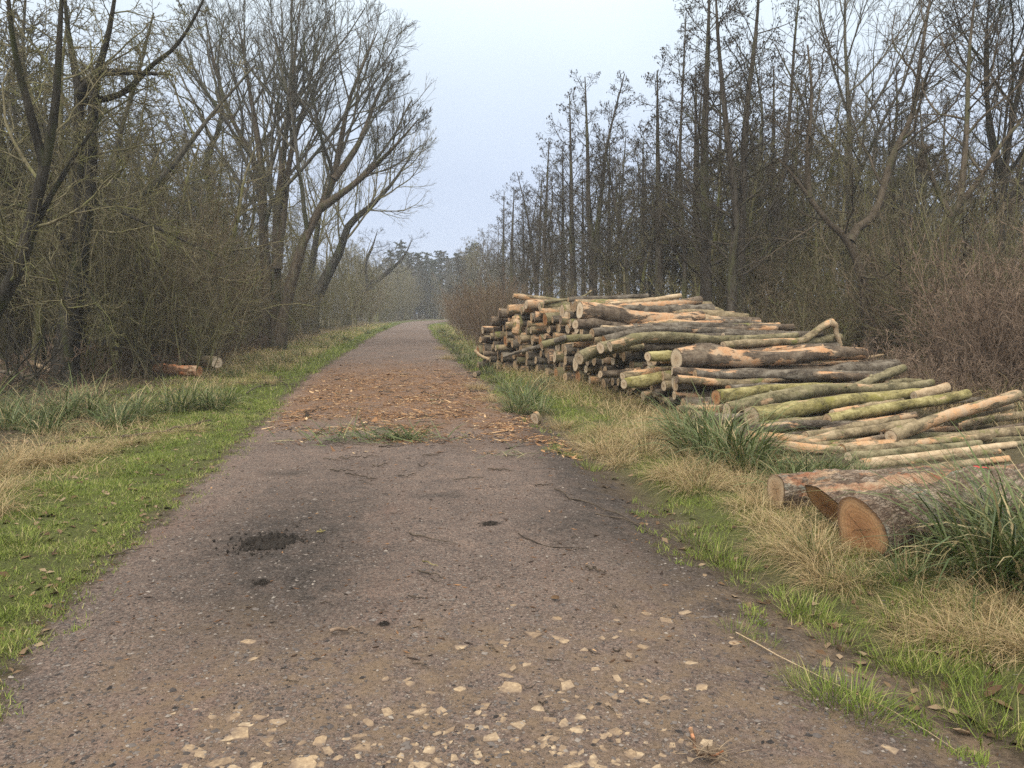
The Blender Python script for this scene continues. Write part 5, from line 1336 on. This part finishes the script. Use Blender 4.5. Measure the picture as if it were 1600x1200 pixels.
# clumps: sedge, straw tussock, fine green tuft
def clump(name, cat, kind, seed):
    rng = np.random.default_rng(seed)
    root = thing(name, None, cat, (0, 0, -500))
    def part(nm, mat, n, rad, ln, wd, lean, curve, nseg, tint):
        a = rng.uniform(0, 6.28, n); q = rad * np.sqrt(rng.random(n))
        pos = np.stack([np.cos(a) * q, np.sin(a) * q, np.full(n, -0.01)], -1)
        b = blades(pos, np.abs(rng.normal(ln, ln * 0.25, n)), np.abs(rng.normal(wd, wd * 0.2, n)), a + rng.normal(0, 0.95, n), np.abs(rng.normal(lean, 0.22, n)) * (0.3 + q / rad), np.abs(rng.normal(curve, 0.5, n)), nseg, rng, 0.4)
        link(nm, blade_mesh(nm, mat, [(b, np.clip(rng.normal(tint, 0.30, n), 0, 1))]), root)
    if kind == 'sedge':
        part('leaves', M_SEDGE, 150, 0.17, 0.58, 0.0105, 0.50, 1.55, 5, 0.55)
        part('dry_leaves', M_STRAW, 55, 0.18, 0.40, 0.006, 0.95, 1.5, 4, 0.35)
    elif kind == 'straw':
        part('dry_leaves', M_STRAW, 480, 0.19, 0.44, 0.0040, 0.75, 1.75, 5, 0.52)
        part('broken_leaves', M_DEAD, 60, 0.24, 0.30, 0.0042, 1.15, 0.9, 3, 0.75)
        part('leaves', M_SEDGE, 14, 0.12, 0.35, 0.006, 0.4, 1.0, 4, 0.5)
    else:
        part('leaves', M_GREEN, 260, 0.12, 0.15, 0.0045, 0.5, 0.8, 3, 0.45)
    return root
K_SEDGE = [clump('sedge_clump', 'sedge', 'sedge', s) for s in (81, 82, 83, 84)]
K_STRAW = [clump('straw_tussock', 'grass tussock', 'straw', s) for s in (85, 86, 87)]
K_TUFT = [clump('grass_tuft', 'grass tuft', 'tuft', s) for s in (88, 89)]
def put(kinds, px, py, label, group, s=1.0, rng=rw):
    q = G(px, py, 0.03)
    noun = {'sedge_clump': 'sedge clump', 'straw_tussock': 'straw tussock', 'grass_tuft': 'grass tuft'}[kinds[0].name.split('.')[0]]
    adj = {'sedge clump': ('slight dark', 'green', 'big green'), 'straw tussock': ('low pale', 'pale', 'big drooping'), 'grass tuft': ('tiny bright', 'bright', 'thick bright')}[noun][0 if s < 0.75 else 1 if s < 1.02 else 2]
    return plant(kinds, q[0], q[1], where_low(adj, noun, px, py), group, s * 0.9, s * 1.1, rng)
SG, TG, FG = 'sedge clumps on the verges', 'straw tussocks on the verges', 'green tufts on the verges'
for px, py, s in ((820, 625, 1.30), (795, 608, 1.17), (842, 640, 1.04), (805, 640, 0.91)):
    put(K_SEDGE, px, py, 'dark green sedge arching over the verge in front of the tall part of the pile', SG, s)
for px, py, s in ((775, 592, 0.9), (760, 580, 0.9), (735, 572, 1.0), (722, 562, 1.0), (712, 550, 1.1), (722, 545, 1.2), (702, 540, 1.2), (708, 532, 1.3), (694, 526, 1.4), (850, 605, 0.9), (690, 520, 1.5), (740, 558, 1.1)):
    put(K_SEDGE, px, py, 'sedge clump along the right verge beyond the tall part of the pile', SG, s)
for px, py, s in ((1075, 690, 1.38), (1105, 708, 1.45), (1140, 722, 1.52), (1165, 735, 1.23), (1125, 690, 1.23)):
    put(K_SEDGE, px, py, 'tall dark sedge between the straw tussocks and the mossy logs', SG, s)
for px, py, s in ((1250, 770, 0.86), (1300, 762, 0.80), (1345, 762, 0.75), (1225, 752, 0.80), (1280, 752, 0.80)):
    put(K_SEDGE, px, py, 'sedge tuft rising just behind the three felled trunks', SG, s)
for px, py, s in ((1560, 905, 1.44), (1625, 900, 1.56), (1655, 860, 1.50), (1600, 860, 1.44), (1540, 870, 1.12), (1690, 930, 1.50), (1570, 840, 1.25)):
    put(K_SEDGE, px, py, 'big sedge clump flopping in front of the felled trunks at the right edge', SG, s)
for px, py, s in ((1360, 905, 0.42), (1270, 860, 0.42), (1480, 885, 0.6), (1420, 905, 0.5)):
    put(K_SEDGE, px, py, 'few green sedge blades beside the nearest felled trunk', SG, s)
for px, py, s in ((1560, 640, 1.0), (1620, 660, 1.1), (1530, 615, 0.9), (1590, 625, 1.0), (1490, 596, 0.8), (1640, 630, 1.0)):
    put(K_SEDGE, px, py, 'green clump behind the low thin logs at the right', SG, s)
for px, py, s in ((300, 640, 1.30), (330, 640, 1.22), (275, 645, 1.15), (350, 632, 1.01), (180, 665, 1.22), (210, 655, 1.15), (140, 650, 1.30), (100, 655, 1.15)):
    put(K_SEDGE, px, py, 'green sedge on the left verge below the two cut logs', SG, s)
for px, py, s in ((20, 672, 1.24), (50, 660, 1.24), (-20, 660, 1.38), (70, 680, 0.96)):
    put(K_SEDGE, px, py, 'green sedge at the left edge in front of the nearest trees', SG, s)
for px, py, s in ((365, 590, 0.8), (420, 580, 0.8), (448, 568, 0.9), (470, 556, 1.0), (505, 545, 1.0), (395, 565, 0.8), (540, 533, 1.1), (575, 522, 1.2), (520, 530, 1.1), (440, 548, 1.0), (600, 515, 1.3)):
    put(K_SEDGE, px, py, 'green clump on the left verge past the cut logs', SG, s)
for px, py, s in ((925, 690, 1.0), (955, 700, 1.1), (985, 690, 1.0), (1010, 705, 1.0), (950, 672, 0.9), (1035, 690, 0.9), (905, 675, 0.7), (975, 715, 0.8)):
    put(K_STRAW, px, py, 'large pale straw tussock drooping towards the track below the middle of the pile', TG, s)
for px, py, s in ((1070, 745, 0.95), (1095, 760, 0.8), (1045, 738, 0.8), (1110, 745, 0.8)):
    put(K_STRAW, px, py, 'straw tussock on the verge left of the felled trunks', TG, s)
for px, py, s in ((1240, 830, 0.75), (1200, 815, 0.7), (1270, 865, 0.8), (1215, 850, 0.6), (1180, 790, 0.7), (1160, 762, 0.8), (1300, 900, 0.7), (1335, 905, 0.5), (1285, 880, 0.6)):
    put(K_STRAW, px, py, 'greenish straw tussock in front of the sawn ends of the felled trunks', TG, s)
for px, py, s in ((1420, 965, 0.5), (1480, 985, 0.55), (1540, 1000, 0.6), (1600, 1010, 0.62), (1390, 945, 0.45), (1450, 940, 0.55), (1520, 950, 0.6), (1580, 960, 0.62), (1640, 1020, 0.65), (1500, 970, 0.5), (1560, 985, 0.55), (1430, 985, 0.4)):
    put(K_STRAW, px, py, 'flattened straw lying over the verge in the right foreground', TG, s)
for px, py, s in ((20, 730, 1.03), (70, 725, 1.03), (-20, 745, 1.15), (110, 715, 0.92), (150, 708, 0.80), (0, 770, 0.80), (-30, 800, 0.92)):
    put(K_STRAW, px, py, 'straw tussock at the left edge above the short bright grass', TG, s)
for px, py, s in ((255, 680, 0.7), (220, 690, 0.7), (300, 672, 0.6), (190, 695, 0.6), (375, 600, 0.9), (400, 592, 0.9), (350, 605, 0.8), (420, 600, 0.8)):
    put(K_STRAW, px, py, 'dry straw tussock beside the sedge on the left verge', TG, s)
for px, py, s in ((880, 660, 0.8), (770, 625, 0.8), (745, 605, 0.9), (700, 560, 0.9), (690, 545, 1.0), (755, 572, 0.9), (1150, 705, 0.9)):
    put(K_STRAW, px, py, 'small straw tussock near the foot of the log pile', TG, s)
for px, py, s in ((1090, 830, 1.0), (1120, 850, 1.1), (1070, 815, 0.9), (1150, 870, 1.0), (1240, 925, 1.1), (1270, 940, 1.0), (1310, 975, 1.0), (1160, 895, 0.8), (920, 720, 1.0), (890, 705, 0.9), (860, 700, 0.8), (1290, 1075, 1.0), (1330, 1090, 1.0), (1360, 1110, 0.9), (1255, 1055, 0.7), (1410, 1010, 1.0), (1460, 1030, 1.1), (1540, 1060, 1.0), (1570, 1110, 1.2), (1480, 1080, 0.9), (1150, 975, 0.7), (1190, 995, 0.6)):
    put(K_TUFT, px, py, 'bright green grass tuft on the muddy right verge', FG, s)
for px, py, s in ((95, 770, 1.1), (60, 800, 1.0), (130, 780, 0.9), (200, 740, 1.0), (250, 720, 0.9), (30, 850, 1.0), (20, 1000, 0.8), (90, 900, 0.8)):
    put(K_TUFT, px, py, 'longer grass tuft in the short turf on the left verge', FG, s)

# ------------------------------------------------------------------ on the track
def rock_mesh(seed):
    """Flat broken limestone piece: an irregular slab with a smaller, tilted top face."""
    r = random.Random(seed)
    n = r.choice([4, 5, 5, 6, 6, 7])
    a = sorted((i + r.uniform(-0.36, 0.36)) * 2 * PI / n for i in range(n))
    asp = r.uniform(0.55, 0.9)
    rad = [r.uniform(0.62, 1.18) for _ in a]
    tx, ty = r.uniform(-0.12, 0.12), r.uniform(-0.12, 0.12)
    V = []
    for k_, z_ in ((1.0, -0.35), (1.03, 0.12), (0.93, 0.24)):
        for q_, t_ in zip(rad, a):
            s_ = k_ * r.uniform(0.93, 1.05)
            x_, y_ = math.cos(t_) * q_ * s_, math.sin(t_) * q_ * asp * s_
            V.append((x_, y_, z_ + (tx * x_ + ty * y_ if z_ > 0.2 else 0) + r.uniform(-0.03, 0.03)))
    V.append((r.uniform(-0.2, 0.2), r.uniform(-0.15, 0.15), 0.27))
    Q = [(l_ * n + i, l_ * n + (i + 1) % n, (l_ + 1) * n + (i + 1) % n, (l_ + 1) * n + i) for l_ in (0, 1) for i in range(n)]
    T = [(2 * n + i, 2 * n + (i + 1) % n, 3 * n) for i in range(n)]
    return mesh_np('stone', np.array(V), [np.array(Q), np.array(T)], [M_STONE], False)
ROCKS = [rock_mesh(200 + i) for i in range(16)]
SR = random.Random(31)
stone_at = [(565, 1168, 30), (605, 1112, 24), (655, 1112, 22), (690, 1110, 26), (800, 1075, 38), (885, 1072, 24), (705, 1142, 24), (575, 1130, 28), (375, 1140, 34), (355, 1150, 26), (430, 1125, 30), (500, 1160, 24), (512, 1172, 22), (655, 1192, 34), (905, 1192, 28), (710, 1185, 24), (770, 1155, 26), (860, 1125, 22), (720, 1010, 20), (835, 995, 26), (880, 1000, 18), (1040, 965, 20), (985, 1025, 22), (960, 1085, 22), (390, 1000, 20), (395, 1028, 18), (330, 1112, 18), (470, 1195, 40), (350, 1185, 36), (300, 1165, 30), (1025, 1195, 20), (1390, 1160, 34), (1040, 1090, 18), (930, 1040, 20), (640, 1070, 16), (545, 1105, 18), (1010, 955, 18), (1080, 1030, 18), (850, 1160, 24), (945, 1150, 22)]
for i in range(225):
    u = SR.random()
    px = SR.gauss(*SR.choice([(360, 90), (620, 110), (860, 120), (990, 110)])) if u < 0.84 else SR.uniform(780, 1150)
    py = 1020 + 178 * (SR.random() ** 0.36) if u < 0.84 else SR.uniform(940, 1120)
    if not 225 < px < 1180: continue
    if px < 520 and py < 1085: continue
    if 400 < px < 760 and py < 1055: continue
    stone_at.append((px, py, 8 + 16 * SR.random() ** 2))
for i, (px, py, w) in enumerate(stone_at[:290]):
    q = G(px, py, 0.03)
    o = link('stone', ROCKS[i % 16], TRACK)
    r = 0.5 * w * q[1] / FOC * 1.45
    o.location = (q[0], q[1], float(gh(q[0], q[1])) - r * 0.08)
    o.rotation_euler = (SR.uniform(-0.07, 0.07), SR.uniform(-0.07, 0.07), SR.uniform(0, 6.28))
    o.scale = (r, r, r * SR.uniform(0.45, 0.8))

def on_track(n, ya, yb, margin=0.1, power=2.0):
    y = (ya ** (1 - power) + (yb ** (1 - power) - ya ** (1 - power)) * VR.random(n)) ** (1 / (1 - power))
    x = xl(y) - margin + (xr(y) - xl(y) + 2 * margin) * VR.random(n)
    return np.stack([x, y, gh(x, y)], -1)
gp_ = on_track(19000, 2.3, 14, 0.15, 1.9)
keepd = VR.random(len(gp_)) < 0.30 + 0.7 * np.clip(0.5 + 0.9 * wav(gp_[:, 0], gp_[:, 1], 0.6, 1), 0, 1) + 0.4 * (gp_[:, 0] < -0.6)
gp_ = gp_[keepd]
sz = np.clip(np.exp(VR.normal(math.log(0.0052), 0.42, len(gp_))), 0.002, 0.018)
v, f = octas(gp_ + np.array([0, 0, 0.001]), sz[:, None] * np.array([1.25, 0.9, 0.55]) * VR.uniform(0.7, 1.3, (len(gp_), 3)), VR, 0.22)
tag(link('gravel', mesh_np('gravel', v, [f], [M_GRAVEL], False, {'tint': np.repeat(np.clip(VR.normal(0.46, 0.24, len(gp_)), 0, 1), 6)}), TRACK), kind='stuff')
# right-hand muddy strip grit
m_, d_ = scatter(1, 5000, 2.4, 12, -0.3, 0.9)
sz = np.abs(VR.normal(0.006, 0.003, len(m_))) + 0.002
v, f = octas(m_, sz[:, None] * np.array([1.5, 0.8, 0.6]), VR, 0.3)
tag(link('soil_crumbs', mesh_np('soil_crumbs', v, [f], [M_GRAVEL], False, {'tint': np.repeat(np.clip(VR.normal(0.2, 0.2, len(m_)), 0, 1), 6)})), kind='stuff')

# bark chips and stripped bits strewn over the track
n = 56000
cp_ = on_track(n, 8.6, 27, 0.25, 1.7)
dens = np.exp(-((cp_[:, 1] - 15) / 8.0) ** 2) * np.clip(0.5 + 0.9 * wav(cp_[:, 0], cp_[:, 1], 0.7, 1), 0.06, 1) * sstep(7.7, 9.9, cp_[:, 1] - 0.9 * wav(cp_[:, 0], cp_[:, 1], 0.9, 1) + 0.5 * cp_[:, 0])
left_clear = sstep(-0.05, 0.45, cp_[:, 0] - xl(cp_[:, 1]))
cp_ = cp_[VR.random(n) < dens * left_clear]
n = len(cp_)
ln = np.clip(np.exp(VR.normal(math.log(0.016), 0.85, n)), 0.005, 0.16)
yaw = np.where(VR.random(n) < 0.6, VR.normal(0.0, 0.6, n), VR.uniform(0, 6.28, n))
v, f = octas(cp_ + np.array([0, 0, 0.005]), np.stack([ln, ln * VR.uniform(0.10, 0.3, n) + 0.002, np.full(n, 0.0035)], -1), VR, 0.2, yaw=yaw, tilt=0.16)
tag(link('bark_chips', mesh_np('bark_chips', v, [f], [M_CHIP], False, {'tint': np.repeat(np.clip(VR.normal(0.46, 0.27, n), 0, 1), 6)}), TRACK), kind='stuff')
# scattered bits elsewhere on the track
c2 = on_track(1700, 3.4, 60, 0.3, 1.3); n = len(c2)
ln = np.abs(VR.normal(0.009, 0.008, n)) + 0.005
v, f = octas(c2 + np.array([0, 0, 0.003]), np.stack([ln, ln * 0.22 + 0.002, np.full(n, 0.003)], -1), VR, 0.25, tilt=0.15)
tag(link('leaf_fragments', mesh_np('leaf_fragments', v, [f], [M_CHIP], False, {'tint': np.repeat(np.clip(VR.normal(0.2, 0.2, n), 0, 1), 6)}), TRACK), kind='stuff')

# twigs one could pick up
def twig(label, pts, r, mat=None, group=None, side=0, name='fallen_twig', cat='twig'):
    w = np.array([(lambda q: [q[0], q[1], float(gh(q[0], q[1])) + r * 1.2])(G(a, b, 0.02)) for a, b in pts])
    w[:, 2] += VR.uniform(0, 0.015, len(w))
    base = w[0].copy()
    p = catmull(w - base, 9)
    p[1:-1] += VR.normal(0, r * 0.9, (7, 3))
    v, q = tubes(p[None], np.linspace(r, r * 0.45, 9)[None], 6, 0.1)
    acc = Acc(); acc.add(v, q)
    if side:
        P1, R1 = grow(p[None], np.linspace(r, r * 0.45, 9)[None], side, 0.2, 0.9, 40, 0.35, 5, 0.0, 0.12, 0.6, 0.0015, VR)
        P1[..., 2] = np.maximum(P1[..., 2] * 0.25, 0.002 - 0.0)
        v, q = tubes(P1, R1, 4); acc.add(v, q)
    return tag(link(name, acc.mesh(name, [mat or M_TWIG]), None, base), label, cat, group)
twig('dark bent twig in the middle of the near track', [(640, 838), (672, 846), (712, 853)], 0.006)
twig('short dark twig just below the bent one on the near track', [(652, 900), (676, 902), (695, 906)], 0.006)
twig('orange strip of bark lying alone on the near track', [(516, 995), (540, 994), (561, 997)], 0.011, MB['rust'], name='bark_strip', cat='bark')
twig('tiny orange bark scrap right of the lone orange strip', [(646, 982), (658, 985)], 0.005, MB['rust'], name='bark_strip', cat='bark')
twig('long forked twig on the right half of the track', [(810, 840), (850, 852), (920, 858)], 0.005, side=3)
twig('short dark stick near the right edge of the track', [(915, 888), (945, 897)], 0.008)
twig('pale green sedge leaf dropped on the near track', [(660, 882), (684, 891)], 0.004, LB['moss'], name='dropped_leaf', cat='leaf')
twig('pale green leaf scrap beside the black mud', [(495, 836), (508, 834)], 0.007, LB['moss'], name='dropped_leaf', cat='leaf')
twig('long thin stick along the right muddy edge', [(866, 765), (900, 780), (960, 800), (1010, 815)], 0.008)
twig('second thin stick further down the right muddy edge', [(930, 800), (990, 812), (1060, 850)], 0.006)
twig('dry straw stem lying on the right foreground mud', [(1150, 985), (1260, 1045), (1400, 1110), (1500, 1160)], 0.003, LB['bare'], name='dry_stem', cat='stem')
twig('dark branch with side twigs on the left edge of the track', [(430, 590), (445, 600), (455, 612)], 0.012, side=6)
twig('leafless branch lying over the left turf', [(385, 620), (405, 608), (445, 588)], 0.014, side=7)
twig('thin twig crossing the left turf edge', [(165, 868), (200, 858), (240, 852)], 0.005)
twig('dark twig among the bark litter left of the track middle', [(540, 745), (565, 748), (590, 752)], 0.008)
for i in range(34):
    py = SR.uniform(640, 760); px = SR.uniform(470, 850)
    l = SR.uniform(12, 40)
    twig(where_low(SR.choice(['dark', 'bent dark', 'thin dark']), 'stick', px, py), [(px, py), (px + l * 0.5, py + SR.uniform(-3, 3)), (px + l, py + SR.uniform(-5, 5))], SR.uniform(0.004, 0.009), group='sticks among the bark litter', side=SR.choice([0, 0, 2]))
for i in range(30):
    py = SR.uniform(575, 640); px = SR.uniform(520, 760)
    l = SR.uniform(8, 26)
    twig(where_low(SR.choice(['brown', 'straight', 'short']), 'litter stick', px, py), [(px, py), (px + l * 0.5, py + SR.uniform(-2, 2)), (px + l, py + SR.uniform(-3, 3))], SR.uniform(0.006, 0.014), group='sticks in the far bark litter', mat=SR.choice([M_TWIG, MB['rust'], LB['tan']]))
for i in range(26):
    py = SR.uniform(780, 1120); px = SR.uniform(240, 1080)
    l = SR.uniform(10, 34)
    twig(where_low(SR.choice(['small dark', 'tiny', 'thin']), 'twig', px, py), [(px, py), (px + l * 0.5, py + SR.uniform(-4, 4)), (px + l, py + SR.uniform(-9, 9))], SR.uniform(0.002, 0.004), group='twigs on the near gravel')
# branches in the woods' edge, left
for (pts, r, lab) in (([(190, 688), (260, 676), (330, 660)], 0.018, 'fallen branch lying through the sedge on the left verge'), ([(60, 700), (140, 690), (200, 682)], 0.013, 'thin branch lying over the straw on the left verge')):
    twig(lab, pts, r, side=4, name='fallen_branch', cat='branch')
for (a, b, c, lab) in (((-10, 600), (40, 560), (90, 500), 'arching dead branch at the far left, foremost of the fan'), ((10, 610), (30, 560), (5, 480), 'dead branch crossing the fan at the far left'), ((70, 615), (40, 560), (0, 500), 'dead branch leaning left at the far left'), ((50, 618), (20, 570), (-20, 530), 'lowest leaning dead branch at the far left'), ((-20, 600), (50, 585), (110, 590), 'flat dead branch across the brushwood at the far left'), ((30, 620), (80, 560), (120, 520), 'dead branch leaning right towards the nearest upright tree'), ((-10, 590), (40, 600), (95, 560), 'bowed dead branch low in the brushwood at the far left'), ((80, 625), (30, 590), (-30, 575), 'dead branch lying left across the brushwood'), ((20, 615), (10, 550), (25, 490), 'most upright dead branch in the brushwood at the far left'), ((65, 620), (55, 565), (75, 505), 'straight dead branch at the right of the brushwood')):
    q = [gp(a[0], 612) if i == 0 else P(x_, y_, 14.6) for i, (x_, y_) in enumerate((a, b, c))]
    q[0] = P(a[0], 640, 14.6); q[0][2] = float(gh(q[0][0], 14.6))
    p = catmull(np.array(q) - q[0], 9)
    v, f = tubes(p[None], np.linspace(0.022, 0.008, 9)[None], 6, 0.06)
    acc = Acc(); acc.add(v, f)
    P1, R1 = grow(p[None], np.linspace(0.022, 0.008, 9)[None], 7, 0.2, 0.95, 40, 0.35, 5, 0.05, 0.12, 0.5, 0.003, VR)
    v, f = tubes(P1, R1, 4); acc.add(v, f)
    tag(link('dead_branch', acc.mesh('dead_branch', [MB['dark']]), None, q[0]), lab, 'branch')

# torn sedge on the litter, black mud, straw root at the bottom edge
def heap(name, label, cat, px, py, n, rad, ln, wd, mat, tint, dirx=0.0):
    q = G(px, py, 0.02); q[2] = float(gh(q[0], q[1]))
    pos = np.stack([VR.normal(0, rad, n), VR.normal(0, rad * 0.45, n), np.full(n, 0.012) + VR.uniform(0, 0.03, n)], -1)
    az = np.where(VR.random(n) < 0.5, 0, PI) + VR.normal(0, 0.5, n)
    b = blades(pos, np.abs(VR.normal(ln, ln * 0.3, n)), np.full(n, wd), az, np.abs(VR.normal(1.1, 0.3, n)), VR.normal(0.35, 0.3, n), 4, VR, 0.5)
    return tag(link(name, blade_mesh(name, mat, [(b, np.clip(VR.normal(tint, 0.2, n), 0, 1))]), None, q), label, cat, None, 'stuff')
heap('torn_sedge', 'torn green sedge leaves lying on the litter mid-track', 'leaves', 585, 690, 210, 0.45, 0.32, 0.014, M_SEDGE, 0.6)
heap('torn_sedge', 'small knot of green leaves at the right end of the torn sedge', 'leaves', 628, 688, 90, 0.12, 0.26, 0.013, M_SEDGE, 0.45)
heap('torn_straw', 'torn straw root lying at the bottom edge of the photo', 'straw', 1112, 1190, 60, 0.04, 0.07, 0.005, M_DEAD, 0.75)
heap('torn_sedge', 'cut green leaves at the right edge of the bark litter', 'leaves', 800, 715, 30, 0.15, 0.2, 0.009, M_SEDGE, 0.7)
twig('broken orange-brown root lying at the bottom edge of the photo', [(1079, 1148), (1086, 1172), (1104, 1186), (1130, 1178)], 0.009, LB['orange'], name='torn_root', cat='root')

def mud(label, px, py, w, h, seed, spread):
    rng = np.random.default_rng(seed)
    q = G(px, py, 0.02); q[2] = float(gh(q[0], q[1]))
    nx_, ny_ = 34, 24
    u, v_ = np.meshgrid(np.linspace(-1, 1, nx_), np.linspace(-1, 1, ny_))
    r = np.sqrt(u * u + v_ * v_) + 0.30 * wav(u, v_, 0.5, 1) + 0.24 * wav(u, v_, 0.2, 2) + 0.10 * wav(u, v_, 0.07, 3)
    z = h * np.clip(1.05 - r, -0.5, 1) * (0.7 + 0.5 * rng.random(u.shape)) + 0.35 * h * wav(u * w, v_ * w, 0.03, 2) * (r < 1)
    V = np.stack([u * w, v_ * w * spread, np.where(r < 1.0, np.maximum(z, -0.02), -0.03)], -1)
    V = V.reshape(-1, 3)
    idx = np.arange(nx_ * ny_).reshape(ny_, nx_)
    F = np.stack([idx[:-1, :-1], idx[:-1, 1:], idx[1:, 1:], idx[1:, :-1]], -1).reshape(-1, 4)
    o = tag(link('mud_clod', mesh_np('mud_clod', V, [F], [M_MUD], False), None, q), label, 'mud')
    n = 420
    a = rng.uniform(0, 6.28, n); rr = np.abs(rng.normal(0.75, 0.55, n))
    cp = np.stack([np.cos(a) * rr * w, np.sin(a) * rr * w * spread, np.full(n, 0.004)], -1)
    v2, f2 = octas(cp, np.abs(rng.normal(w * 0.028, w * 0.022, (n, 3))) + 0.0015, rng, 0.3)
    tag(link('crumbs', mesh_np('crumbs', v2, [f2], [M_MUD], False), o), kind='stuff')
mud('large clod of wet black mud on the left half of the near track', 428, 848, 0.21, 0.05, 91, 0.85)
mud('small black lump on the track below the large clod', 408, 914, 0.035, 0.022, 92, 0.9)
mud('small black lump at the middle of the near track', 600, 980, 0.02, 0.018, 93, 0.9)
mud('black crumbled lump right of the track middle', 765, 822, 0.05, 0.02, 96, 0.8)

# curled dead leaves on the right foreground verge
def leaf(label, px, py, s, seed):
    rng = np.random.default_rng(seed)
    q = G(px, py, 0.03); q[2] = float(gh(q[0], q[1])) + 0.012
    n_, m_ = 7, 5
    V = []
    for i in range(n_):
        t = i / (n_ - 1) * 2 - 1
        w = s * 0.42 * (1 - t * t) ** 0.7
        for j in range(m_):
            b = j / (m_ - 1) * 2 - 1
            V.append((t * s, b * w, 0.35 * s * b * b * (1 - t * t) + 0.18 * s * t * t + rng.normal(0, s * 0.02)))
    F = np.array([(i * m_ + j, i * m_ + j + 1, (i + 1) * m_ + j + 1, (i + 1) * m_ + j) for i in range(n_ - 1) for j in range(m_ - 1)])
    o = link('dead_leaf', mesh_np('dead_leaf', np.array(V), [F], [M_LEAF], True, {'tint': np.full(len(V), rng.uniform(0.3, 1.0))}), None, q)
    o.rotation_euler = (rng.normal(0, 0.3), rng.normal(0, 0.2), rng.uniform(0, 6.28))
    return tag(o, label, 'leaf')
leaf('largest curled dead leaf on the right foreground verge', 1555, 1062, 0.055, 1)
leaf('brown curled leaf just below the largest one on the right verge', 1566, 1078, 0.045, 2)
leaf('grey dead leaf left of the largest one on the right verge', 1500, 1060, 0.035, 3)
leaf('brown leaf flat on the mud at the right foreground', 1505, 1115, 0.04, 4)
leaf('orange leaf scrap on the right foreground mud', 1425, 1068, 0.025, 5)
leaf('dead leaf below the straw on the right verge', 1300, 955, 0.035, 6)
leaf('small brown leaf in the grass at the right edge', 1485, 1035, 0.028, 7)
link_o = leaf('reddish flat stone-like leaf on the right side of the track', 868, 936, 0.035, 8)

# drop the prototypes nothing in view uses
for o in [o for o in bpy.data.objects if o.parent is None and o.location.z < -400]:
    for ch in list(o.children):
        bpy.data.objects.remove(ch)
    bpy.data.objects.remove(o)
for key, pr in protos.items():
    if pr[1] == 0:
        for ch in list(pr[0].children): bpy.data.objects.remove(ch)
        bpy.data.objects.remove(pr[0])
print('unique triangles', sum(sum(len(p_.vertices) - 2 for p_ in m_.polygons) if len(m_.polygons) < 1 else int(len(m_.loops) - 2 * len(m_.polygons)) for m_ in bpy.data.meshes if m_.users))
